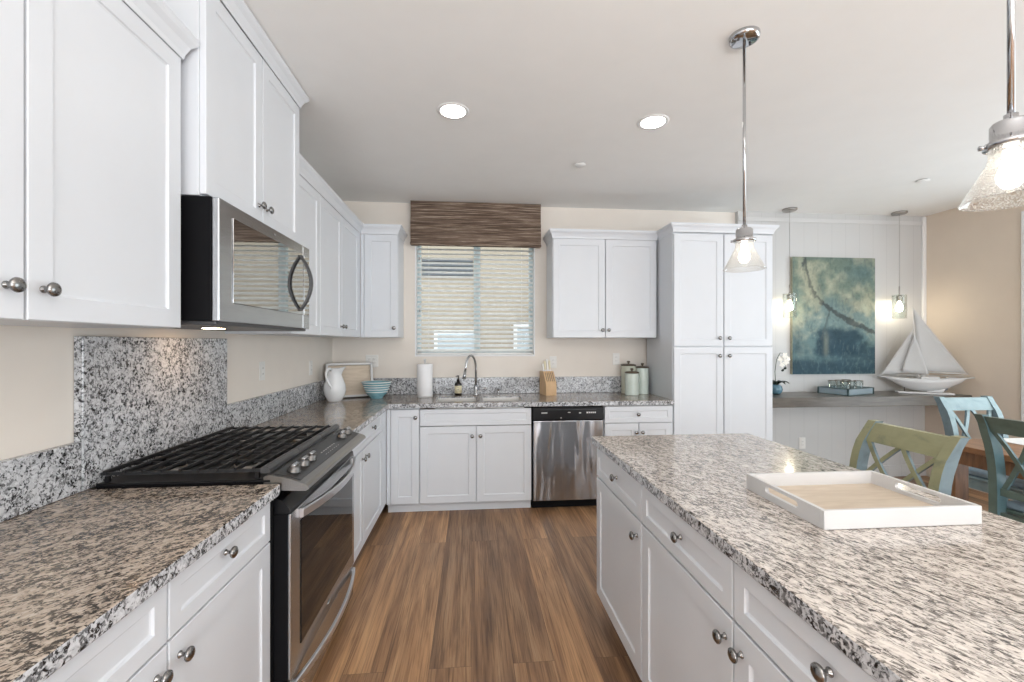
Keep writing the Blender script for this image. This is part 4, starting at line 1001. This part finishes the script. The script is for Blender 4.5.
# painting
ptg = thing('painting', 'abstract teal canvas with a dark curving vein on white wall', 'painting', (3.258, YW - 0.002, 1.083))
PW, PH = 0.916, 1.20
bmv = bmesh.new(); nx, ny = 150, 196
import colorsys
def sm(a, b, t): 
    t = max(0, min(1, (t - a) / (b - a))); return t * t * (3 - 2 * t)
def vnoise(x, y, seed=0):
    def h(i, j): 
        n = math.sin(i * 127.1 + j * 311.7 + seed * 74.7) * 43758.5453; return n - math.floor(n)
    i, j = math.floor(x), math.floor(y); fx, fy = x - i, y - j; fx = fx * fx * (3 - 2 * fx); fy = fy * fy * (3 - 2 * fy)
    return (h(i, j) * (1 - fx) + h(i + 1, j) * fx) * (1 - fy) + (h(i, j + 1) * (1 - fx) + h(i + 1, j + 1) * fx) * fy
def fbm(x, y, s=0): return 0.5 * vnoise(x, y, s) + 0.27 * vnoise(2.1 * x, 2.1 * y, s + 1) + 0.15 * vnoise(4.3 * x, 4.3 * y, s + 2) + 0.08 * vnoise(9 * x, 9 * y, s + 3)
VEIN = [(0.14, 1.0), (0.17, 0.88), (0.22, 0.76), (0.30, 0.66), (0.40, 0.565), (0.52, 0.51), (0.68, 0.455), (0.82, 0.405), (1.0, 0.36)]
V2 = [(0.44, 0.55), (0.40, 0.42), (0.34, 0.30)]
def dist_poly(u, v, P):
    best = 9; 
    for (ax, ay), (bx_, by_) in zip(P, P[1:]):
        dx_, dy_ = bx_ - ax, (by_ - ay); L2 = dx_ * dx_ + dy_ * dy_ * 1.7
        t = max(0, min(1, ((u - ax) * dx_ + (v - ay) * dy_ * 1.7) / L2)); best = min(best, math.hypot(u - ax - t * dx_, (v - ay - t * dy_) * 1.3))
    return best
def paint(u, v):
    n = fbm(u * 4, v * 5, 1); n2 = fbm(u * 9, v * 12, 7); n3 = fbm(u * 3, v * 14, 11)
    green = Vector((0.17, 0.225, 0.185)); cream = Vector((0.34, 0.345, 0.255)); teal = Vector((0.085, 0.155, 0.170)); navy = Vector((0.024, 0.055, 0.078)); aqua = Vector((0.17, 0.245, 0.24))
    c = aqua.lerp(green, sm(0.45, 0.75, v + (n - .5) * .4))
    c = c.lerp(cream, 0.75 * sm(0.46, 0.72, n2 * .5 + n * .5 + 0.15 * math.exp(-((u - .75) / .3) ** 2 - ((v - .6) / .12) ** 2) + 0.1 * math.exp(-((u - .2) / .12) ** 2 - ((v - .9) / .2) ** 2)))
    c = c.lerp(teal, sm(0.45, 0.12, v + (n - .5) * .35) * 0.85)
    c = c.lerp(navy, 0.9 * sm(0.25, 0.02, v + (n3 - .5) * .3 - u * .06) * sm(0.3, 0.5, n2 + .1))
    c = c.lerp(teal, 0.65 * math.exp(-((u - .85) / .22) ** 2 - ((v - .88) / .10) ** 2))
    c = c.lerp(navy, 0.92 * sm(0.36, 0.20, abs(u - .56) + (n2 - .5) * .25) * sm(0.14, 0.07, abs(v - .27) + (n - .5) * .12))
    c = c.lerp(cream, 0.35 * math.exp(-((u - .40) / .03) ** 2) * sm(.42, .3, v) * sm(.12, .2, v))
    c = c.lerp(navy, 0.5 * math.exp(-((u - .05) / .06) ** 2 - ((v - .3) / .1) ** 2))
    n5 = fbm(u * 26, v * 30, 21); d = dist_poly(u + (n2 - .5) * .07 + (n5 - .5) * .045, v + (n - .5) * .05 + (n5 - .5) * .03, VEIN); wv = 0.008 + 0.030 * n2 * n2 * 2 + 0.025 * math.exp(-((u - .6) / .2) ** 2)
    c = c.lerp(Vector((0.06, 0.075, 0.075)), 0.9 * sm(wv, wv * .35, d))
    c = c.lerp(cream * 1.15, 0.45 * sm(0.06, 0.02, abs(d - 0.045)) * sm(.4, .6, n))
    d2 = dist_poly(u + (n2 - .5) * .04, v, V2); c = c.lerp(Vector((0.08, 0.10, 0.10)), 0.6 * sm(0.016, 0.004, d2))
    n6 = fbm(u * 50 + n * 6, v * 22, 31); c = c.lerp(navy, 0.25 * sm(.42, .25, n6)) if v > .3 else c.lerp(aqua, 0.3 * sm(.55, .8, n6))
    return c * (0.66 + 0.55 * n2 + 0.15 * (n5 - .5))
lay = bmv.loops.layers.float_color.new('paint')
G = [[bmv.verts.new((PW * i / nx, -0.034, PH * j / ny)) for i in range(nx + 1)] for j in range(ny + 1)]
CG = [[paint(i / nx, j / ny) for i in range(nx + 1)] for j in range(ny + 1)]
for j in range(ny):
    for i in range(nx):
        f = bmv.faces.new((G[j][i], G[j][i + 1], G[j + 1][i + 1], G[j + 1][i])); f.smooth = False
        for lp, (a, b2) in zip(f.loops, ((j, i), (j, i + 1), (j + 1, i + 1), (j + 1, i))): lp[lay] = (*CG[a][b2], 1)
me = bpy.data.meshes.new('canvas_face'); bmv.to_mesh(me); bmv.free(); me.materials.append(MATS['canvas_paint'])
o = bpy.data.objects.new('canvas_face', me); COL.objects.link(o); o.parent = ptg
plain('canvas_edge', (0.30, 0.29, 0.22), 0.7, var=0.25, scale=20)
MB().box(0, PW, -0.0335, -0.001, 0, PH, 0.001).build('stretcher_frame', 'canvas_edge', ptg)
# glass tray with tumblers
gx, gy, ga = 3.704, 4.015, math.radians(17.9)
gt = thing('glass_tray', 'blue-grey mirrored glass tray holding tumblers on the ledge', 'tray', (gx, gy, LZ + 0.001), ga)
m, nt, b = new_mat('tray_glass'); b.inputs['Base Color'].default_value = (0.36, 0.45, 0.50, 1); b.inputs['Roughness'].default_value = 0.12; b.inputs['Metallic'].default_value = 0.35
hx, hy = 0.20, 0.136
MB().box(-hx, hx, -hy, hy, 0.0, 0.008).build('tray_floor', 'tray_glass', gt)
mb = MB(); mb.box(-hx, hx, -hy, -hy + 0.008, 0.008, 0.062); mb.box(-hx, hx, hy - 0.008, hy, 0.008, 0.062); mb.box(-hx, -hx + 0.008, -hy + 0.008, hy - 0.008, 0.008, 0.062); mb.box(hx - 0.008, hx, -hy + 0.008, hy - 0.008, 0.008, 0.062)
mb.build('side_panels', 'tray_glass', gt)
plain('lead_edge', (0.06, 0.10, 0.10), 0.3, metal=0.6)
mb = MB()
for x in (-hx, hx):
    for y in (-hy, hy): mb.box(x - 0.006, x + 0.006, y - 0.006, y + 0.006, 0, 0.064)
for y in (-hy, hy): mb.box(-hx, hx, y - 0.005, y + 0.005, 0.060, 0.066); mb.box(-hx, hx, y - 0.005, y + 0.005, 0.0, 0.005)
for x in (-hx, hx): mb.box(x - 0.005, x + 0.005, -hy, hy, 0.060, 0.066); mb.box(x - 0.005, x + 0.005, -hy, hy, 0.0, 0.005)
mb.build('metal_edging', 'lead_edge', gt)
tn = ['front left', 'front middle', 'front right', 'back left', 'back middle', 'back right']
tum = None
for k in range(6):
    lx_, ly_ = (-0.11 + 0.11 * (k % 3)), (-0.055 if k < 3 else 0.055)
    wx, wy_ = gx + lx_ * math.cos(ga) - ly_ * math.sin(ga), gy + lx_ * math.sin(ga) + ly_ * math.cos(ga)
    lab = 'clear glass tumbler, %s of six in mirrored tray on ledge' % tn[k]
    if tum is None:
        tum = thing('tumbler', lab, 'glass', (wx, wy_, LZ + 0.010), 0, 'tumblers in the glass tray')
        MB().lathe([(0.0, 0.0), (0.034, 0.0), (0.036, 0.004), (0.040, 0.120), (0.0380, 0.120), (0.0345, 0.012), (0.0, 0.012)], (0, 0, 0), 24, caps=False).build('glass_wall', 'clear_glass', tum)
        MB().lathe([(0.0403, 0.1185), (0.0408, 0.1200), (0.0403, 0.1215), (0.0378, 0.1215), (0.0373, 0.1200), (0.0378, 0.1185), (0.0403, 0.1185)], (0, 0, 0), 24, caps=False).build('glass_rim', 'patina_metal', tum)
    else: dup(tum, (wx, wy_, LZ + 0.010), None, lab)
# orchid
oc = thing('potted_orchid', 'white orchid in round blue pot at the pantry edge', 'plant', (2.985, 4.04, LZ + 0.0005))
MB().lathe([(0, 0), (0.035, 0.0), (0.052, 0.018), (0.060, 0.045), (0.054, 0.075), (0.040, 0.088), (0.042, 0.093), (0.036, 0.093), (0.034, 0.082), (0, 0.078)], (0, 0, 0), 32, caps=False).build('pot', 'vase_blue', oc)
mb = MB()
for k, (a, ln) in enumerate(((-0.35, 0.11), (0.25, 0.095), (1.5, 0.11), (2.6, 0.12), (3.9, 0.11), (-1.4, 0.10))):
    secs = []
    for i in range(8):
        t_ = i / 7; r_ = 0.008 + ln * t_; wv = 0.024 * math.sin(PI * min(1, 0.12 + t_ * .88)) + 0.001; z_ = 0.085 + 0.055 * math.sin(t_ * 2.0) - 0.03 * t_ * t_
        cx_, cy_ = r_ * math.cos(a), r_ * math.sin(a); px, py = -math.sin(a), math.cos(a)
        secs.append([(cx_ + px * wv, cy_ + py * wv, z_ + 0.006), (cx_, cy_, z_), (cx_ - px * wv, cy_ - py * wv, z_ + 0.006), (cx_, cy_, z_ - 0.004)])
    mb.sweep(secs, smooth=True)
mb.build('leaves', 'leaf_dark', oc)
st_ = [(0, 0, 0.08), (-0.01, 0, 0.22), (0.0, -0.01, 0.34), (0.03, -0.02, 0.405), (0.065, -0.03, 0.40), (0.085, -0.03, 0.35)]
MB().tube(st_, 0.003, 8).build('stem', 'stem_green', oc)
def flower(c, s):
    mb = MB()
    for k in range(5):
        a = 2 * PI * k / 5 + 0.3
        M = Matrix.Translation(c) @ Matrix.Rotation(a, 4, 'Y') @ Matrix.Translation((s * .55, 0, 0)) @ Matrix.Diagonal((s * .6, s * .12, s * .42, 1))
        mb.lathe([(0, -1), (0.5, -0.86), (0.86, -0.5), (1, 0), (0.86, 0.5), (0.5, 0.86), (0, 1)], (0, 0, 0), 12, M=M)
    return mb.build('blossom', 'petal', oc)
for c_, s_ in (((0.030, -0.03, 0.345), 0.030), ((0.062, -0.045, 0.375), 0.030), ((0.072, -0.045, 0.315), 0.030), ((0.035, -0.04, 0.290), 0.026), ((0.095, -0.045, 0.345), 0.022)): flower(c_, s_)
mb = MB(); 
for c_ in ((0.050, -0.03, 0.235), (0.072, -0.035, 0.255)): mb.lathe([(0, -0.018), (0.010, -0.008), (0.012, 0.004), (0, 0.018)], c_, 10, M=Matrix.Rotation(1.0, 4, 'Y'))
mb.tube([(0.085, -0.03, 0.33), (0.078, -0.034, 0.28), (0.05, -0.03, 0.235)], 0.0025, 6)
mb.build('flower_buds', 'leaf_dark', oc)
# sailboat
bo = thing('model_sailboat', 'white wooden model sailboat on right end of the ledge', 'model boat', (4.455, 3.930, LZ), math.radians(-33))
BL, BR = -0.355, 0.370
secs = []
for k in range(15):
    t_ = k / 14; x = BL + (BR - BL) * t_
    beam = 0.062 * math.sin(PI * min(1, 0.02 + 0.93 * t_)) ** 0.75 + 0.002; sheer = 0.150 + 0.022 * (2 * t_ - 0.9) ** 2
    keel = 0.150 - 0.125 * max(0, math.sin(PI * min(1, max(0, (t_ - 0.10) / 0.82)))) ** 0.8
    keel = min(keel, sheer - 0.012)
    if t_ > .9: keel = sheer - 0.014
    h_ = sheer - keel
    secs.append([(x, -beam, sheer), (x, -beam * .92, sheer - h_ * .35), (x, -beam * .45, sheer - h_ * .70), (x, -0.006, keel), (x, 0.006, keel), (x, beam * .45, sheer - h_ * .70), (x, beam * .92, sheer - h_ * .35), (x, beam, sheer)])
mb = MB(); mb.sweep(secs, smooth=True); mb.build('hull', 'boat_white', bo)
mb = MB(); mb.prism_y([(0.02, 0.070), (0.150, 0.075), (0.165, 0.060), (0.150, 0.022), (0.03, 0.022)], -0.008, 0.008); kl = mb.build('keel', 'boat_white', bo)
MB().prism_y([(0.168, 0.075), (0.195, 0.085), (0.178, 0.045), (0.155, 0.030)], -0.006, 0.006).build('rudder', 'iron_gray', bo)
mb = MB(); mb.box(-0.02, 0.12, -0.028, 0.028, 0.150, 0.172, 0.006); mb.box(0.17, 0.25, -0.024, 0.024, 0.150, 0.168, 0.006); mb.build('cabin', 'boat_white', bo)
mb = MB()
for s_ in (-1, 1):
    mb.tube([(BL + 0.06, s_ * 0.028, 0.185), (-0.1, s_ * 0.052, 0.182), (0.12, s_ * 0.052, 0.182), (0.31, s_ * 0.032, 0.188)], 0.0015, 6)
    for x, w_ in ((-0.18, 0.045), (-0.06, 0.053), (0.06, 0.053), (0.18, 0.05), (0.28, 0.037)): mb.tube([(x, s_ * w_, 0.150), (x, s_ * w_, 0.184)], 0.0014, 6)
mb.build('railing', 'boat_white', bo)
MT = (-0.085, 0, 0.875); MBs = (-0.030, 0, 0.150)
MB().tube([MBs, MT], [0.006, 0.0035], 10).build('mast', 'boat_white', bo)
MB().tube([(-0.075, -0.030, 0.63), (-0.07, 0.030, 0.63)], 0.0025, 8).build('spreader', 'boat_white', bo)
MB().tube([(-0.030, 0, 0.215), (0.325, 0.0, 0.205)], 0.0045, 8).build('boom', 'boat_white', bo)
def sail(name, A, B, C_, belly):
    A, B, C_ = Vector(A), Vector(B), Vector(C_); n = 10; t_ = bmesh.new(); idx = {}
    for side in (0, 1):
        for i in range(n + 1):
            for j in range(n + 1 - i):
                u, v = i / n, j / n; w_ = 1 - u - v
                p = A * w_ + B * u + C_ * v; p.y += belly * 27 * max(0, u * v * w_) + belly * 2.0 * max(0, v * w_ + u * v) * .6 + side * 0.0022
                idx[(side, i, j)] = t_.verts.new(p)
    for side in (0, 1):
        for i in range(n):
            for j in range(n - i):
                f = t_.faces.new((idx[(side, i, j)], idx[(side, i + 1, j)], idx[(side, i, j + 1)])); f.smooth = True
                if j < n - i - 1: f = t_.faces.new((idx[(side, i + 1, j)], idx[(side, i + 1, j + 1)], idx[(side, i, j + 1)])); f.smooth = True
    E = [[(i, 0) for i in range(n + 1)], [(n - k, k) for k in range(n + 1)], [(0, n - k) for k in range(n + 1)]]
    for e in E:
        for a, b2 in zip(e, e[1:]): t_.faces.new((idx[(0, *a)], idx[(0, *b2)], idx[(1, *b2)], idx[(1, *a)]))
    bmesh.ops.recalc_face_normals(t_, faces=t_.faces)
    mb = MB(); mb._add(t_); return mb.build(name, 'sail_cloth', bo)
sail('mainsail', (-0.076, 0, 0.855), (-0.024, 0, 0.225), (0.315, 0, 0.214), 0.012)
sail('jib', (-0.078, -0.006, 0.640), (-0.325, -0.004, 0.180), (-0.075, -0.012, 0.215), 0.010)
sail('staysail', (-0.070, -0.018, 0.600), (-0.170, -0.02, 0.215), (0.035, -0.034, 0.195), 0.008)
mb = MB()
for a_, b2 in ((MT, (BR - 0.02, 0, 0.175)), (MT, (BL + 0.01, 0, 0.172)), (MT, (-0.06, -0.05, 0.16)), (MT, (-0.06, 0.05, 0.16))): mb.tube([a_, b2], 0.0009, 5)
mb.build('rigging', 'sail_cloth', bo)
mb = MB(); mb.box(-0.20, 0.22, -0.05, 0.05, 0.001, 0.018, 0.003); mb.build('display_plank', 'boat_white', bo)
MB().tube([(-0.14, 0, 0.017), (-0.14, 0, 0.085)], 0.0035, 8).build('support_post', 'iron_gray', bo)

# ------------------------------------------------------------------ dining table and chairs
tb = thing('dining_table', 'brown wooden dining table behind the chairs at right', 'table', (3.05, 2.63, 0))
MB().box(0, 1.05, -1.75, 0, 0.725, 0.760, 0.004).build('tabletop', 'table_wood', tb)
for (x, y) in ((0.02, -0.12), (0.93, -0.12), (0.02, -1.73), (0.93, -1.73)):
    MB().box(x, x + 0.10, y, y + 0.10, 0.001, 0.7245, 0.004).build('leg', 'table_leg_wood', tb)
mb = MB(); mb.box(0.035, 0.055, -1.63, -0.12, 0.635, 0.7245); mb.box(0.995, 1.015, -1.63, -0.12, 0.635, 0.7245); mb.box(0.12, 0.93, -0.045, -0.025, 0.635, 0.7245); mb.box(0.12, 0.93, -1.725, -1.705, 0.635, 0.7245)
mb.build('apron', 'table_leg_wood', tb)
tag(MB().box(3.44, 3.86, 2.33, 2.605, 0.761, 0.7645, 0.001).build('placemat', 'linen'), 'white placemat at far end of the dining table', 'placemat')

def chair(loc, rot, label, seat_z, top_z, mat, cush, width=0.43, flare=0.105, side=None):
    """double cross-back chair facing local -y"""
    t = thing('dining_chair', label, 'chair', loc, rot, 'cross-back chairs')
    hw = width / 2; yb = 0.195
    def yz(z):
        if z <= seat_z: return yb + 0.04 * ((seat_z - z) / seat_z) ** 1.5
        return yb + flare * ((z - seat_z) / (top_z - seat_z)) ** 3.0
    pw, pt = 0.021, 0.030
    def two_tone(o):      # flanks get a second colour
        if side:
            o.data.materials.append(MATS[side])
            for p in o.data.polygons:
                if abs(p.normal.x) > 0.55: p.material_index = 1
        return o
    for s in (-1, 1):
        secs = []
        for k in range(21):
            z = 0.001 + (top_z - 0.001) * k / 20; y = yz(z); th = pt * (1.0 if z < top_z * .93 else 0.75); x = s * (hw - pw)
            secs.append([(x - pw, y - th, z), (x + pw, y - th, z), (x + pw, y + th, z), (x - pw, y + th, z)])
        two_tone(MB().sweep(secs).build('back_post', mat, t))
        fx = s * (hw - 0.022)
        MB().sweep([[(fx - w_, -0.19 - w_, z), (fx + w_, -0.19 - w_, z), (fx + w_, -0.19 + w_, z), (fx - w_, -0.19 + w_, z)] for z, w_ in ((0.001, 0.015), (seat_z - 0.05, 0.020), (seat_z - 0.021, 0.020))]).build('leg', mat, t)
    xi = hw - 2 * pw + 0.002
    def ribbon(z0, z1, th, n=6):
        return [[(x, yz(z0 + (z1 - z0) * k / n) + d, z0 + (z1 - z0) * k / n) for x, d in ((-xi, -th), (xi, -th), (xi, th), (-xi, th))] for k in range(n + 1)]
    rail_h = 0.088
    MB().sweep(ribbon(top_z - rail_h - 0.008, top_z - 0.008, 0.016)).build('top_rail', mat, t)
    z_lo = seat_z + 0.075
    MB().sweep(ribbon(z_lo, z_lo + 0.04, 0.011, 3)).build('lower_rail', mat, t)
    za, zb = top_z - rail_h - 0.008, z_lo + 0.04
    def cross(xa, xb, off):
        secs = []
        for k in range(11):
            u = k / 10; z = za + (zb - za) * u; x = xa + (xb - xa) * u; y = yz(z) + off
            secs.append([(x - 0.0125, y - 0.007, z), (x + 0.0125, y - 0.007, z), (x + 0.0125, y + 0.007, z), (x - 0.0125, y + 0.007, z)])
        two_tone(MB().sweep(secs).build('cross_bar', mat, t))
    e = 0.014
    cross(-xi + e, -e, -0.004); cross(-e, -xi + e, 0.004); cross(e, xi - e, -0.004); cross(xi - e, e, 0.004)
    MB().box(-hw + 0.008, hw - 0.008, -0.215, yb - 0.024, seat_z - 0.020, seat_z, 0.008, 3).build('seat', mat, t)
    if cush: MB().box(-hw + 0.02, hw - 0.02, -0.21, yb - 0.03, seat_z + 0.0005, seat_z + 0.042, 0.018, 4).build('cushion', cush, t)
    mb = MB()
    mb.box(-hw + 0.035, hw - 0.035, -0.200, -0.180, seat_z - 0.085, seat_z - 0.0205); mb.box(-hw + 0.035, hw - 0.035, yb - 0.01, yb + 0.01, seat_z - 0.085, seat_z - 0.0205)
    for s in (-1, 1): mb.box(s * (hw - 0.032) - 0.009, s * (hw - 0.032) + 0.009, -0.18, yb, seat_z - 0.085, seat_z - 0.0205)
    mb.build('seat_frame', mat, t)
    mb = MB()
    for s in (-1, 1): mb.box(s * (hw - 0.024) - 0.008, s * (hw - 0.024) + 0.008, -0.18, yb + 0.01, 0.17, 0.195)
    mb.box(-hw + 0.025, hw - 0.025, -0.01, 0.01, 0.172, 0.193); mb.build('stretcher', mat, t)
    return t
chair((1.765, 1.862, 0), LX, 'olive green cross-back chair right beside the island top', 0.62, 1.005, 'paint_olive', None, 0.43, side='flank_slate')
chair((3.165, 2.01, 0), RX, 'dark teal cross-back chair cut by the right frame edge', 0.47, 1.0, 'paint_teal', 'cushion_blue', 0.44, side='flank_lagoon')
chair((3.69, 2.665, 0), 0, 'pale blue cross-back chair at far end of dining table', 0.47, 1.0, 'paint_sky', 'cushion_blue', 0.44, side='flank_slate')
